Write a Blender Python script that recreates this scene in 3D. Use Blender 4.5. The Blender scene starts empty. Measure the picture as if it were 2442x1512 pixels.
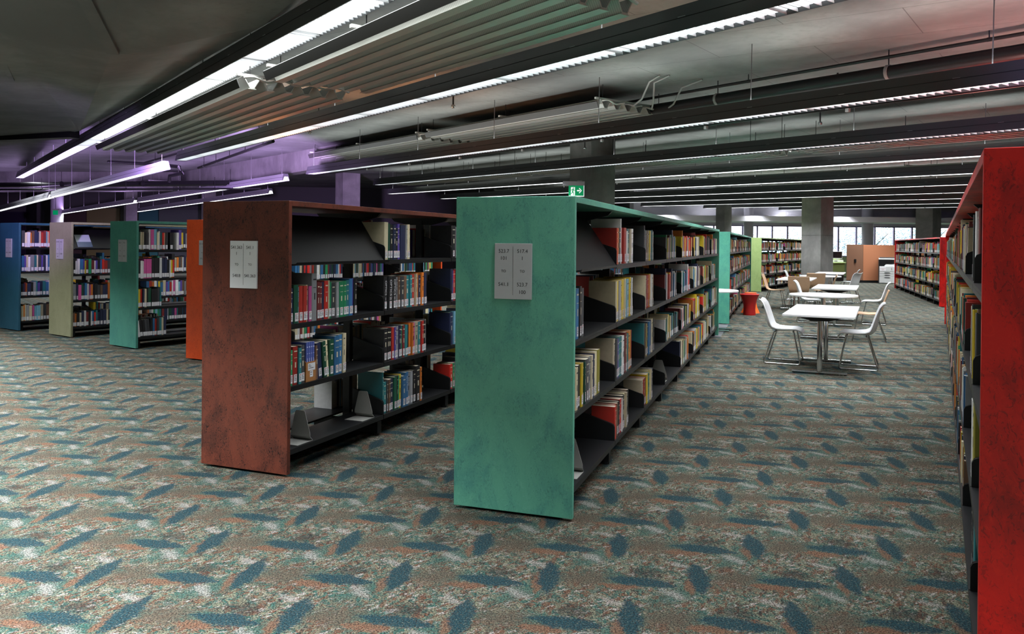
import bpy, bmesh, math, random
from mathutils import Matrix, Vector
# ---------------------------------------------------------------- camera
scene = bpy.context.scene
COL = scene.collection
cd = bpy.data.cameras.new('camera'); cam = bpy.data.objects.new('camera', cd); COL.objects.link(cam)
cd.sensor_width = 36.0; cd.lens = 36.0 * 1912.0 / 2442.0
cd.shift_y = -166.0 / 2442.0; cd.clip_start = 0.05; cd.clip_end = 400
_pi, _ro = 0.0051, 0.0095
_f = Vector((0, math.cos(_pi), -math.sin(_pi))); _u = Vector((0, math.sin(_pi), math.cos(_pi))); _r = Vector((1, 0, 0))
_R = _r * math.cos(_ro) + _u * math.sin(_ro); _U = -_r * math.sin(_ro) + _u * math.cos(_ro)
cam.matrix_world = Matrix(((_R.x, _U.x, -_f.x, 0), (_R.y, _U.y, -_f.y, 0), (_R.z, _U.z, -_f.z, 1.536), (0, 0, 0, 1)))
scene.camera = cam
scene.cycles.max_bounces = 6; scene.cycles.diffuse_bounces = 4; scene.cycles.glossy_bounces = 3; scene.cycles.transmission_bounces = 3; scene.cycles.transparent_max_bounces = 6
scene.cycles.caustics_reflective = False; scene.cycles.caustics_refractive = False
# ---------------------------------------------------------------- view, world, luminaire settings, added coloured spots
vs = scene.view_settings
vs.view_transform = 'Standard'; vs.look = 'None'; vs.gamma = 1.0; vs.use_curve_mapping = False
vs.exposure = 0.22
w = bpy.data.worlds.new('world'); scene.world = w; w.use_nodes = True
w.node_tree.nodes['Background'].inputs['Color'].default_value = (0.86, 0.93, 1.0, 1)
w.node_tree.nodes['Background'].inputs['Strength'].default_value = 4.0

UP_W = 4.2              # watts per metre of the added upward fill
SPREAD = 114            # louvre cut-off
LIGHT_W = 14.0          # watts per metre of the linear luminaires
def spot(name, loc, target, energy, color, angle, blend=0.6, size=0.25):
    l = bpy.data.lights.new(name, 'SPOT'); l.energy = energy; l.color = color
    l.spot_size = math.radians(angle); l.spot_blend = blend; l.shadow_soft_size = size
    o = bpy.data.objects.new(name, l); COL.objects.link(o); o.location = loc
    o.rotation_euler = (Vector(target) - Vector(loc)).to_track_quat('-Z', 'Y').to_euler()
    return o
spot('added_violet_wash', (-6.6, 6.5, 3.0), (-7.6, 14.1, 2.5), 2300, (0.66, 0.46, 1.0), 32, 0.8)  # unseen violet spot, added for the cast on the far left cases
spot('added_violet_row_fill', (-8.2, 18.2, 3.30), (-12.6, 25.5, 3.2), 3000, (0.60, 0.36, 1.0), 84, 0.8)  # added unseen fill that tints the hanging rows violet
spot('added_violet_beam_fill', (-5.0, 16.0, 2.6), (-9.6, 29, 3.9), 9000, (0.70, 0.45, 1.0), 50)  # no fixture here; added to turn the downstand beam violet
spot('added_orange_fill', (-2.6, 12.2, 1.95), (-2.4, 12.9, 4.0), 330, (1.0, 0.40, 0.16), 125, 1.0)  # unseen orange fill, added to warm the ceiling above the orange case
spot('added_orange_fill', (1.2, 8.6, 1.95), (1.3, 9.0, 4.0), 50, (1.0, 0.45, 0.28), 125, 1.0)  # weaker orange fill, also added for the ceiling tint
spot('added_rose_fill', (5.3, 8.6, 1.95), (5.2, 8.4, 4.0), 190, (1.0, 0.45, 0.40), 125, 1.0)  # unseen rose fill added for the ceiling near the red case
spot('added_violet_fill', (4.0, 4.0, 2.6), (5.2, 6.7, 3.1), 420, (0.55, 0.42, 1.0), 42, 1.0)  # added violet fill without a fixture, aimed at the third light row

# ---------------------------------------------------------------- helpers
ORD = 'first second third fourth fifth sixth seventh eighth ninth tenth eleventh twelfth thirteenth fourteenth fifteenth sixteenth seventeenth eighteenth nineteenth twentieth'.split() + ['twenty-' + x for x in 'first second third fourth fifth sixth seventh eighth ninth'.split()]
def lin(c):
    c = c / 255.0
    return c / 12.92 if c <= 0.04045 else ((c + 0.055) / 1.055) ** 2.4
def S(r, g, b): return (lin(r), lin(g), lin(b), 1.0)

class NT:
    def __init__(s, m): s.t = m.node_tree; s.n = s.t.nodes; s.l = s.t.links
    def new(s, typ, **kw):
        n = s.n.new(typ)
        for k, v in kw.items(): setattr(n, k, v)
        return n
    def put(s, sock, v):
        if hasattr(v, 'is_output'): s.l.new(v, sock)
        else: sock.default_value = v
    def math(s, op, a, b=0.0, c=None, clamp=False):
        n = s.new('ShaderNodeMath', operation=op, use_clamp=clamp)
        s.put(n.inputs[0], a); s.put(n.inputs[1], b)
        if c is not None: s.put(n.inputs[2], c)
        return n.outputs[0]
    def mix(s, f, a, b, blend='MIX'):
        n = s.new('ShaderNodeMix', data_type='RGBA', blend_type=blend)
        s.put(n.inputs[0], f); s.put(n.inputs[6], a); s.put(n.inputs[7], b)
        return n.outputs[2]
    def noise(s, vec, scale, detail=3.0, rough=0.55, dist=0.0):
        n = s.new('ShaderNodeTexNoise'); s.put(n.inputs['Vector'], vec)
        n.inputs['Scale'].default_value = scale; n.inputs['Detail'].default_value = detail
        n.inputs['Roughness'].default_value = rough; n.inputs['Distortion'].default_value = dist
        return n.outputs[0]
    def ramp(s, f, lo, hi):
        n = s.new('ShaderNodeMapRange', clamp=True, interpolation_type='SMOOTHSTEP')
        s.put(n.inputs[0], f); n.inputs[1].default_value = lo; n.inputs[2].default_value = hi
        return n.outputs[0]
    def mapping(s, vec, rot=(0, 0, 0), scale=(1, 1, 1), loc=(0, 0, 0)):
        n = s.new('ShaderNodeMapping'); s.put(n.inputs[0], vec)
        n.inputs['Location'].default_value = loc; n.inputs['Rotation'].default_value = rot; n.inputs['Scale'].default_value = scale
        return n.outputs[0]
    def bump(s, h, strength=0.2, dist=0.01):
        n = s.new('ShaderNodeBump'); s.put(n.inputs['Height'], h)
        n.inputs['Strength'].default_value = strength; n.inputs['Distance'].default_value = dist
        return n.outputs[0]

MATS = {}
def mat(name, col=(0.5, 0.5, 0.5, 1), rough=0.5, metal=0.0, spec=0.5, emit=None, es=1.0, trans=0.0, alpha=1.0):
    if name in MATS: return MATS[name]
    m = bpy.data.materials.new(name); m.use_nodes = True
    b = m.node_tree.nodes['Principled BSDF']
    b.inputs['Base Color'].default_value = col; b.inputs['Roughness'].default_value = rough
    b.inputs['Metallic'].default_value = metal; b.inputs['Specular IOR Level'].default_value = spec
    if trans: b.inputs['Transmission Weight'].default_value = trans
    if emit: b.inputs['Emission Color'].default_value = emit; b.inputs['Emission Strength'].default_value = es
    MATS[name] = m
    return m
def bsdf(m): return m.node_tree.nodes['Principled BSDF']
def grain(m, scale=60, amount=0.12, bump=0.1):
    """fine tone variation and relief on a plain material"""
    t = NT(m); b = bsdf(m); c = tuple(b.inputs['Base Color'].default_value)
    tc = t.new('ShaderNodeTexCoord').outputs['Object']
    n = t.noise(tc, scale, 4)
    d = tuple(x * (1 - amount * 2) for x in c[:3]) + (1,); e = tuple(min(1, x * (1 + amount * 2)) for x in c[:3]) + (1,)
    t.put(b.inputs['Base Color'], t.mix(n, d, e))
    if bump: t.put(b.inputs['Normal'], t.bump(n, bump, 0.004))
    return m

def linoleum(name, base, vein, light, rough=0.42, veins=0.55, cracks=0.4):
    m = mat(name, base, rough); t = NT(m); b = bsdf(m)
    tc = t.new('ShaderNodeTexCoord').outputs['Object']
    up = t.mapping(tc, scale=(1, 1, 0.62))
    a = t.noise(up, 5.5, 6, 0.62, 0.8)
    f = t.noise(up, 38, 6, 0.7, 1.6)
    v = t.noise(up, 42, 4, 0.6, 3.0)
    c = t.mix(t.math('MULTIPLY', t.ramp(a, 0.40, 0.72), veins), base, vein)
    c = t.mix(t.math('MULTIPLY', t.ramp(f, 0.50, 0.72), 0.45), c, light)
    crack = t.math('MULTIPLY', t.ramp(v, 0.56, 0.61), t.ramp(a, 0.36, 0.56))
    c = t.mix(t.math('MULTIPLY', crack, cracks), c, tuple(x * 0.5 for x in vein[:3]) + (1,))
    t.put(b.inputs['Base Color'], c); t.put(b.inputs['Normal'], t.bump(f, 0.06, 0.003))
    return m

def concrete(name, base, dark, scale=0.9, joints=False):
    m = mat(name, base, 0.8); t = NT(m); b = bsdf(m)
    tc = t.new('ShaderNodeTexCoord').outputs['Object']
    a = t.noise(tc, scale, 6, 0.62, 0.3); f = t.noise(tc, 26, 5, 0.6)
    st = t.noise(t.mapping(tc, scale=(6, 6, 0.6)), 1.6, 4, 0.6)
    c = t.mix(t.ramp(a, 0.30, 0.70), dark, base)
    c = t.mix(t.math('MULTIPLY', t.ramp(st, 0.45, 0.75), 0.35), c, dark)
    h = t.math('ADD', t.math('MULTIPLY', f, 0.6), a)
    if joints:
        br = t.new('ShaderNodeTexBrick'); t.put(br.inputs['Vector'], t.mapping(tc, rot=(0, 0, math.radians(36)), loc=(0.4, 0.7, 0)))
        br.inputs['Scale'].default_value = 1.0; br.inputs['Brick Width'].default_value = 2.4; br.inputs['Row Height'].default_value = 1.2
        br.inputs['Mortar Size'].default_value = 0.006
        br.inputs['Color1'].default_value = (1, 1, 1, 1); br.inputs['Color2'].default_value = (0.88, 0.88, 0.88, 1); br.inputs['Mortar'].default_value = (0.45, 0.45, 0.45, 1)
        c = t.mix(1.0, c, br.outputs['Color'], 'MULTIPLY')
    t.put(b.inputs['Base Color'], c); t.put(b.inputs['Normal'], t.bump(h, 0.15, 0.01))
    return m

def carpet():
    m = mat('leaf_carpet', (0.2, 0.2, 0.2, 1), 0.95, spec=0.1); t = NT(m); b = bsdf(m)
    P = t.new('ShaderNodeTexCoord').outputs['Object']
    sep = t.new('ShaderNodeSeparateXYZ'); t.put(sep.inputs[0], P); X, Y = sep.outputs[0], sep.outputs[1]
    fib = t.noise(P, 135, 3, 0.7); fib2 = t.noise(t.mapping(P, loc=(4, 9, 0)), 120, 2, 0.6)
    nz = t.new('ShaderNodeTexNoise'); t.put(nz.inputs['Vector'], P); nz.inputs['Scale'].default_value = 13; nz.inputs['Detail'].default_value = 3; nz.inputs['Roughness'].default_value = 0.65
    sub = t.new('ShaderNodeVectorMath', operation='SUBTRACT'); t.put(sub.inputs[0], nz.outputs['Color']); sub.inputs[1].default_value = (0.5, 0.5, 0.5)
    mul = t.new('ShaderNodeVectorMath', operation='SCALE'); t.put(mul.inputs[0], sub.outputs[0]); mul.inputs['Scale'].default_value = 0.065
    add = t.new('ShaderNodeVectorMath', operation='ADD'); t.put(add.inputs[0], P); t.put(add.inputs[1], mul.outputs[0])
    sw = t.new('ShaderNodeSeparateXYZ'); t.put(sw.inputs[0], add.outputs[0]); X, Y = sw.outputs[0], sw.outputs[1]
    Q = add.outputs[0]
    def streak(rot, loc, scale, lo, hi): return t.ramp(t.noise(t.mapping(t.mapping(Q, rot=(0, 0, rot)), scale=(1, 3.6, 1), loc=loc), scale, 3, 0.75, 0.3), lo, hi)
    wob = t.math('ADD', t.math('MULTIPLY', t.noise(P, 75, 3, 0.75), 0.5), t.math('MULTIPLY', t.noise(t.mapping(P, rot=(0, 0, 0.5), scale=(1, 3.5, 1)), 40, 3, 0.75), 0.5))
    beige, green, brown, dark, pale, blue, peach = S(138, 137, 116), S(60, 104, 96), S(118, 80, 62), S(48, 42, 44), S(188, 180, 176), S(33, 70, 82), S(136, 94, 72)
    c = t.mix(streak(1.0, (0, 0, 0), 9, 0.45, 0.55), beige, green)
    c = t.mix(streak(2.2, (3, 1, 0), 8, 0.48, 0.57), c, brown)
    c = t.mix(streak(1.5, (7, 2, 0), 12, 0.52, 0.60), c, beige)
    c = t.mix(streak(0.4, (9, 5, 0), 10, 0.54, 0.62), c, green)
    c = t.mix(t.math('MULTIPLY', streak(1.8, (2, 8, 0), 15, 0.55, 0.62), 0.85), c, dark)
    c = t.mix(t.math('MULTIPLY', streak(2.6, (5, 4, 0), 15, 0.56, 0.62), 0.9), c, pale)
    c = t.mix(t.math('MULTIPLY', streak(0.8, (1, 6, 0), 17, 0.58, 0.64), 0.8), c, brown)
    # repeating motifs on an oblique lattice a = (0.69, 0), b = (0.315, -0.402)
    ax, bx, by = 0.69, 0.315, -0.402
    def leaf(cx, cy, ang, L, W, edge=0.25, wavy=0.5):
        px = t.math('SUBTRACT', X, cx); py = t.math('SUBTRACT', Y, cy)
        j = t.math('DIVIDE', py, by)
        i = t.math('DIVIDE', t.math('SUBTRACT', px, t.math('MULTIPLY', j, bx)), ax)
        fj = t.math('SUBTRACT', j, t.math('ROUND', j)); fi = t.math('SUBTRACT', i, t.math('ROUND', i))
        qx = t.math('ADD', t.math('MULTIPLY', fi, ax), t.math('MULTIPLY', fj, bx)); qy = t.math('MULTIPLY', fj, by)
        ca, sa = math.cos(ang), math.sin(ang)
        a_ = t.math('ADD', t.math('MULTIPLY', qx, ca / L), t.math('MULTIPLY', qy, sa / L))
        b_ = t.math('ADD', t.math('MULTIPLY', qx, -sa / W), t.math('MULTIPLY', qy, ca / W))
        d = t.math('ADD', t.math('MULTIPLY', a_, a_), t.math('ABSOLUTE', b_))
        d = t.math('ADD', d, t.math('MULTIPLY', t.math('SUBTRACT', wob, 0.5), 2.0 + wavy * 5.0))
        r = t.new('ShaderNodeMapRange', clamp=True); t.put(r.inputs[0], d)
        r.inputs[1].default_value = 1.0 - edge; r.inputs[2].default_value = 1.0 + edge; r.inputs[3].default_value = 1.0; r.inputs[4].default_value = 0.0
        return r.outputs[0]
    hx, hy = -0.409, 4.045; tx, ty = -0.821, 4.09
    for (cx, cy, ang, L, W, col, k, e, wv) in (
        (hx - 0.17, hy + 0.03, -0.12, 0.24, 0.075, green, 0.85, 0.5, 0.9),
        (tx - 0.10, ty - 0.14, 0.7, 0.22, 0.06, green, 0.8, 0.5, 0.9),
        (tx + 0.16, ty - 0.02, 0.4, 0.13, 0.10, brown, 0.6, 0.7, 1.0),
        (hx + 0.05, hy + 0.10, -0.2, 0.08, 0.05, dark, 0.7, 0.5, 1.4),
        (hx - 0.10, hy - 0.05, -0.2, 0.10, 0.036, peach, 0.85, 0.25, 0.4),
        (tx - 0.06, ty - 0.09, 1.45, 0.09, 0.025, peach, 0.8, 0.25, 0.4),
        (hx + 0.13, hy - 0.13, -0.9, 0.075, 0.028, pale, 0.65, 0.5, 1.3),
        (tx - 0.05, ty + 0.15, -0.6, 0.075, 0.02, pale, 0.65, 0.5, 1.3),
        (hx + 0.01, hy, -0.26, 0.165, 0.052, blue, 0.95, 0.16, 0.12),
        (tx, ty, 1.45, 0.175, 0.050, blue, 0.95, 0.16, 0.12)):
        c = t.mix(t.math('MULTIPLY', leaf(cx, cy, ang, L, W, e, wv), k), c, col)
    c = t.mix(t.math('MULTIPLY', t.ramp(fib2, 0.56, 0.62), 0.45), c, beige); c = t.mix(t.math('MULTIPLY', t.ramp(fib2, 0.44, 0.38), 0.40), c, S(70, 92, 84))
    sp = t.ramp(fib, 0.39, 0.58)
    c = t.mix(t.math('MULTIPLY', t.math('SUBTRACT', 1.0, sp), 0.85), c, S(24, 23, 25))
    c = t.mix(1.0, c, (0.70, 0.70, 0.70, 1), 'MULTIPLY')
    t.put(b.inputs['Base Color'], c); t.put(b.inputs['Normal'], t.bump(fib, 0.5, 0.006))
    return m

# ----------------------------------------------------------- mesh collecting
class MB:
    def __init__(s): s.v = []; s.f = []; s.c = []
    def quadbox(s, P, col=None):
        n = len(s.v); s.v += P
        for q in ((0, 3, 2, 1), (4, 5, 6, 7), (0, 1, 5, 4), (1, 2, 6, 5), (2, 3, 7, 6), (3, 0, 4, 7)):
            s.f.append(tuple(n + k for k in q)); s.c.append(col)
        return s
    def box(s, x0, x1, y0, y1, z0, z1, col=None):
        x0, x1 = min(x0, x1), max(x0, x1); y0, y1 = min(y0, y1), max(y0, y1); z0, z1 = min(z0, z1), max(z0, z1)
        return s.quadbox([(x0, y0, z0), (x1, y0, z0), (x1, y1, z0), (x0, y1, z0), (x0, y0, z1), (x1, y0, z1), (x1, y1, z1), (x0, y1, z1)], col)
    def poly(s, P, col=None):
        n = len(s.v); s.v += [tuple(p) for p in P]; s.f.append(tuple(range(n, n + len(P)))); s.c.append(col); return s
    def prism(s, A, B):
        """two equal outlines joined by side faces"""
        n = len(s.v); k = len(A); s.v += [tuple(p) for p in A] + [tuple(p) for p in B]
        s.f.append(tuple(range(n + k - 1, n - 1, -1))); s.f.append(tuple(range(n + k, n + 2 * k))); s.c += [None, None]
        for i in range(k):
            j = (i + 1) % k; s.f.append((n + i, n + j, n + k + j, n + k + i)); s.c.append(None)
        return s
    def tube(s, path, r, n=8, closed=False):
        P = [Vector(p) for p in path]; N = len(P); base = len(s.v); ref = None
        for i, p in enumerate(P):
            a = P[(i - 1) % N] if (closed or i > 0) else p; b = P[(i + 1) % N] if (closed or i < N - 1) else p
            d = (b - a).normalized()
            if ref is None: ref = Vector((0, 0, 1)) if abs(d.z) < 0.9 else Vector((1, 0, 0))
            x = (ref - d * ref.dot(d)).normalized(); y = d.cross(x); ref = x
            rr = r[i] if isinstance(r, (list, tuple)) else r
            for k in range(n):
                t = 2 * math.pi * k / n; s.v.append(tuple(p + (x * math.cos(t) + y * math.sin(t)) * rr))
        for i in range(N if closed else N - 1):
            for k in range(n):
                a = base + i * n + k; b = base + i * n + (k + 1) % n
                c = base + ((i + 1) % N) * n + (k + 1) % n; d = base + ((i + 1) % N) * n + k
                s.f.append((a, b, c, d)); s.c.append(None)
        if not closed:
            s.f.append(tuple(base + k for k in range(n - 1, -1, -1))); s.f.append(tuple(base + (N - 1) * n + k for k in range(n))); s.c += [None, None]
        return s
    def lathe(s, prof, n=24, cx=0, cy=0):
        base = len(s.v); m = len(prof)
        for r, z in prof:
            for k in range(n):
                t = 2 * math.pi * k / n; s.v.append((cx + r * math.cos(t), cy + r * math.sin(t), z))
        for i in range(m - 1):
            for k in range(n):
                s.f.append((base + i * n + k, base + i * n + (k + 1) % n, base + (i + 1) * n + (k + 1) % n, base + (i + 1) * n + k)); s.c.append(None)
        s.f.append(tuple(base + k for k in range(n - 1, -1, -1))); s.f.append(tuple(base + (m - 1) * n + k for k in range(n))); s.c += [None, None]
        return s
    def mesh(s, name, m, smooth=False):
        me = bpy.data.meshes.new(name); me.from_pydata(s.v, [], s.f)
        if any(c is not None for c in s.c):
            at = me.color_attributes.new('Col', 'FLOAT_COLOR', 'CORNER'); buf = []
            for f, c in zip(s.f, s.c): buf += list(c or (1, 1, 1, 1)) * len(f)
            at.data.foreach_set('color', buf)
        me.materials.append(m)
        if smooth: me.polygons.foreach_set('use_smooth', [True] * len(me.polygons))
        me.update(); return me
    def build(s, name, m, parent=None, smooth=False, bevel=0.0, sharp=None):
        return obj(name, s.mesh(name, m, smooth), parent, bevel, sharp)

def obj(name, me, parent=None, bevel=0.0, sharp=None):
    o = bpy.data.objects.new(name, me); COL.objects.link(o)
    if parent is not None: o.parent = parent
    if bevel:
        b = o.modifiers.new('edge', 'BEVEL'); b.width = bevel; b.segments = 2; b.limit_method = 'ANGLE'
    if sharp is not None:
        try: me.set_sharp_from_angle(angle=math.radians(sharp))
        except Exception: pass
    return o
def tag(o, label=None, cat=None, group=None, kind=None):
    if label: o['label'] = label
    if cat: o['category'] = cat
    if group: o['group'] = group
    if kind: o['kind'] = kind
    return o
def thing(name, label, cat, loc=(0, 0, 0), rz=0.0, group=None):
    o = bpy.data.objects.new(name, None); COL.objects.link(o); o.location = loc; o.rotation_euler = (0, 0, rz)
    o.empty_display_size = 0.1
    return tag(o, label, cat, group)
def struct(o, label=None, cat=None): return tag(o, label, cat, kind='structure')

_font_cache = {}
def text_geo(txt, size, bold=False):
    key = (txt, size)
    if key in _font_cache: return _font_cache[key]
    cu = bpy.data.curves.new('t', 'FONT'); cu.body = txt; cu.size = size; cu.align_x = 'CENTER'; cu.align_y = 'CENTER'; cu.resolution_u = 3
    o = bpy.data.objects.new('t', cu); COL.objects.link(o)
    dg = bpy.context.evaluated_depsgraph_get(); me = bpy.data.meshes.new_from_object(o.evaluated_get(dg))
    v = [tuple(x.co) for x in me.vertices]; f = [tuple(p.vertices) for p in me.polygons]
    bpy.data.objects.remove(o); bpy.data.curves.remove(cu); bpy.data.meshes.remove(me)
    _font_cache[key] = (v, f); return v, f
def add_text(mb, txt, size, fn, col=None):
    v, f = text_geo(txt, size); n = len(mb.v)
    mb.v += [fn(p[0], p[1]) for p in v]
    for q in f: mb.f.append(tuple(n + k for k in q)); mb.c.append(col)

# ----------------------------------------------------------- materials
M_BLACK = grain(mat('shelf_black_metal', S(24, 25, 27), 0.42, 0.1), 90, 0.06, 0.03)
M_DISPLAY = mat('display_plate_black', S(11, 11, 12), 0.5, spec=0.25)
M_LAMP = mat('lamp_housing_black', S(72, 74, 76), 0.4)
M_LAMP2 = mat('lamp_housing_silver', S(150, 150, 156), 0.4)
M_DARK = mat('pipe_black', S(20, 20, 21), 0.45)
M_WHITE = mat('white_laminate', S(226, 226, 228), 0.3)
M_CHROME = mat('chrome', S(200, 202, 204), 0.12, 1.0)
M_GREYMETAL = grain(mat('grey_painted_metal', S(150, 150, 146), 0.45), 40, 0.03, 0.02)
M_ALU = mat('aluminium_plate', S(196, 197, 200), 0.35, 0.3)
M_PAPER = mat('paper_white', S(235, 235, 238), 0.6)
M_INK = mat('black_ink', S(22, 22, 24), 0.6)
M_PLASTIC = mat('white_shell_plastic', S(214, 216, 219), 0.22)
M_CONC = concrete('concrete', S(138, 138, 135), S(104, 104, 102))
M_CEIL = concrete('ceiling_concrete', S(130, 133, 130), S(96, 98, 96), 0.55, True)
M_SOFFIT = concrete('soffit_concrete', S(140, 142, 138), S(104, 106, 103), 0.45)
M_FIN = mat('beam_fin_metal', S(150, 150, 145), 0.5, 0.1)
M_DIFF = mat('lamp_diffuser', (1, 1, 1, 1), 0.5, emit=(0.93, 0.97, 1, 1), es=2.2)
M_LOUVRE = mat('louvre_blade', S(225, 228, 230), 0.3, 0.1)
M_CAP = mat('lit_end_cap', (1, 1, 1, 1), 0.4, emit=(1, 1, 1, 1), es=2.0)
M_WIRE = mat('steel_wire', S(120, 120, 122), 0.4, 0.6)
M_WOOD = grain(mat('tan_plywood', S(190, 158, 128), 0.45), 30, 0.06, 0.03)

# ----------------------------------------------------------- room shell
UX, UY = -0.588, 0.809; VX, VY = 0.809, 0.588; SL = 0.0144
def W3(s, d, z0, k=1.0):
    return Vector((k * (UX * s + VX * d), k * (UY * s + VY * d), 1.536 + k * (z0 + SL * s - 1.536)))
fl = MB(); fl.poly([(-48, -10, 0), (34, -10, 0), (34, 44, 0), (-48, 44, 0)])
struct(fl.build('floor', carpet()), 'leaf patterned teal and brown carpet', 'floor')
ce = MB()
cz = lambda x, y: 3.9 + SL * (UX * x + UY * y)
ce.prism([(x, y, cz(x, y)) for x, y in ((-48, -10), (34, -10), (34, 44), (-48, 44))], [(x, y, cz(x, y) + 0.3) for x, y in ((-48, -10), (34, -10), (34, 44), (-48, 44))])
struct(ce.build('ceiling', M_CEIL), 'bare grey concrete ceiling with board joints', 'ceiling')
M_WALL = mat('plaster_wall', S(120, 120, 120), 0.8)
for nm, bx in (('wall_back', (-48, 34, -10.2, -10, 0, 5.5)), ('wall_left', (-48.2, -48, -10, 44, 0, 5.5)), ('wall_right', (34, 34.2, -10, 44, 0, 5.5))):
    struct(MB().box(*bx).build(nm, M_WALL), 'plain grey plaster wall', 'wall')
# grey carpet strip between two green bookcases
gs = MB().prism([(2.7, 13.65, 0.0), (3.5, 13.40, 0.0), (4.24, 15.63, 0.0), (3.45, 15.85, 0.0)], [(2.7, 13.65, 0.004), (3.5, 13.40, 0.004), (4.24, 15.63, 0.004), (3.45, 15.85, 0.004)])
struct(gs.build('floor_strip', grain(mat('grey_carpet', S(78, 80, 84), 0.95), 150, 0.15, 0.2)), 'plain grey carpet strip at the end of the green bookcase', 'carpet')

# far wall: solid wing with coloured panels, glazed wing with windows
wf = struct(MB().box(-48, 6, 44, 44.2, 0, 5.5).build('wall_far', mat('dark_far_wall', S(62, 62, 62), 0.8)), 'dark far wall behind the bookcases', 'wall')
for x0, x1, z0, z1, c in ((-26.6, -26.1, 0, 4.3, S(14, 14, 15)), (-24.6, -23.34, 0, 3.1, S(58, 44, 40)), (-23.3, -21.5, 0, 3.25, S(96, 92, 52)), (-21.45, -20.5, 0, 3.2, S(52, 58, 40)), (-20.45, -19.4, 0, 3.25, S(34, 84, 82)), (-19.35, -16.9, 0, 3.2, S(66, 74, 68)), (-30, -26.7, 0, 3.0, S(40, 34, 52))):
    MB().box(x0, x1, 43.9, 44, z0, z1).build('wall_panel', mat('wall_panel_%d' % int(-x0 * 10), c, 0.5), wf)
struct(MB().box(6, 6.2, 41, 44, 0, 5.5).build('wall_return', M_WALL), 'short return wall beside the windows', 'wall')
struct(MB().box(6.2, 34, 41, 41.25, 0, 1.0).build('wall_sill', mat('pale_green_dado', S(176, 200, 150), 0.6)), 'pale green dado wall under the windows', 'wall')
struct(MB().box(6.2, 34, 41, 41.25, 2.58, 5.5).build('wall_header', mat('white_header', S(214, 212, 220), 0.7)), 'white wall band above the windows', 'wall')
struct(MB().box(6.2, 34, 38.2, 41, 2.70, 2.95).build('ceiling_bulkhead', mat('white_bulkhead', S(220, 218, 226), 0.7)), 'white dropped ceiling strip along the windows', 'ceiling')
M_FRAME = mat('window_frame_metal', S(150, 140, 175), 0.4, 0.2)  # violet light on the frames is put into this base colour
M_GLASS = bpy.data.materials.new('window_glass'); M_GLASS.use_nodes = True
_t = NT(M_GLASS); _t.n.clear(); _o = _t.new('ShaderNodeOutputMaterial'); _tr = _t.new('ShaderNodeBsdfTransparent'); _gl = _t.new('ShaderNodeBsdfGlossy'); _gl.inputs['Roughness'].default_value = 0.02
_mx = _t.new('ShaderNodeMixShader'); _mx.inputs[0].default_value = 0.05; _t.l.new(_tr.outputs[0], _mx.inputs[1]); _t.l.new(_gl.outputs[0], _mx.inputs[2]); _t.l.new(_mx.outputs[0], _o.inputs[0])
wx = [6.4, 7.3, 8.1, 8.98, 9.6, 10.33, 11.07, 11.81, 12.56, 13.33, 14.11, 14.92, 15.84, 16.72, 17.64, 18.58, 19.57, 20.49, 21.63, 22.6, 23.6, 24.6, 25.6, 26.6, 27.6, 28.6, 29.6, 30.6, 31.6, 32.6, 33.6]
for k in range(0, len(wx) - 1, 3):
    xs = wx[k:k + 4]
    W = struct(thing('window_%d' % (k // 3 + 1), 'bright window with slim frame painted as violet lit, looking out on trees', 'window', ((xs[0] + xs[-1]) / 2, 41.12, 1.0)))
    x0 = (xs[0] + xs[-1]) / 2
    MB().box(xs[0] - x0, xs[-1] - x0, -0.05, 0.05, 0, 0.06).box(xs[0] - x0, xs[-1] - x0, -0.05, 0.05, 1.52, 1.58).build('frame', M_FRAME, W)
    for a in xs[:-1]: MB().box(a - x0 - 0.035, a - x0 + 0.035, -0.06, 0.06, 0.06, 1.52).build('mullion', M_FRAME, W)
    for a, b in zip(xs, xs[1:]): MB().box(a - x0 + 0.035, b - x0 - 0.035, -0.005, 0.005, 0.06, 1.52).build('pane', M_GLASS, W)

# folded concrete soffit over the near aisle
V = dict(a0=(-5.17, 6.71, 3.45), a1=(-4.66, 7.27, 3.4), a2=(-3.81, 7.6, 3.3), a3=(-3.68, 7.65, 3.3), a4=(-2.3, 7.34, 3.5), a5=(-1.96, 7.12, 3.6), n0=(-4.4, 4.4, 3.75), n1=(-2.31, 4.2, 3.7), n2=(-0.6, 4.0, 3.85), n3=(-1.45, 6.4, 3.7), b0=(-17.84, 23.17, 3.55), b1=(-11.37, 17.79, 3.55), b2=(-8.05, 14.91, 3.55), b3=(-5.4, 11.55, 3.55), b4=(-3.59, 9.11, 3.55), w0=(-16, 10, 3.5), w1=(-22, 18, 3.5), w2=(-12, 4, 3.8))
V = {k: (1.15 * p[0], 1.15 * p[1], 1.536 + 1.15 * (p[2] - 1.536)) for k, p in V.items()}
sf = MB(); order = list(V); sf.v = [V[k] for k in order]; ix = {k: i for i, k in enumerate(order)}
for q in ('n0 n1 a2 a1', 'n1 n2 n3 a3', 'n1 a3 a2', 'n3 a5 a4 a3', 'n0 a1 a0', 'w2 n0 a0', 'a1 a2 b2 b1', 'a2 a3 b4 b3', 'a2 b3 b2', 'a3 a4 b4', 'a0 a1 b1', 'a0 b1 b0', 'w2 a0 w0', 'w0 a0 b0', 'w0 b0 w1'):
    sf.f.append(tuple(ix[k] for k in q.split())); sf.c.append(None)
nb = len(sf.v); rim = ['n0', 'n1', 'n2', 'n3', 'a5', 'a4', 'b4', 'b3', 'b2', 'b1', 'b0', 'w1', 'w0', 'w2']
sf.v += [(V[k][0], V[k][1], 4.6) for k in rim]
for i, k in enumerate(rim):
    j = (i + 1) % len(rim); sf.f.append((ix[k], ix[rim[j]], nb + j, nb + i)); sf.c.append(None)
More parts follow.
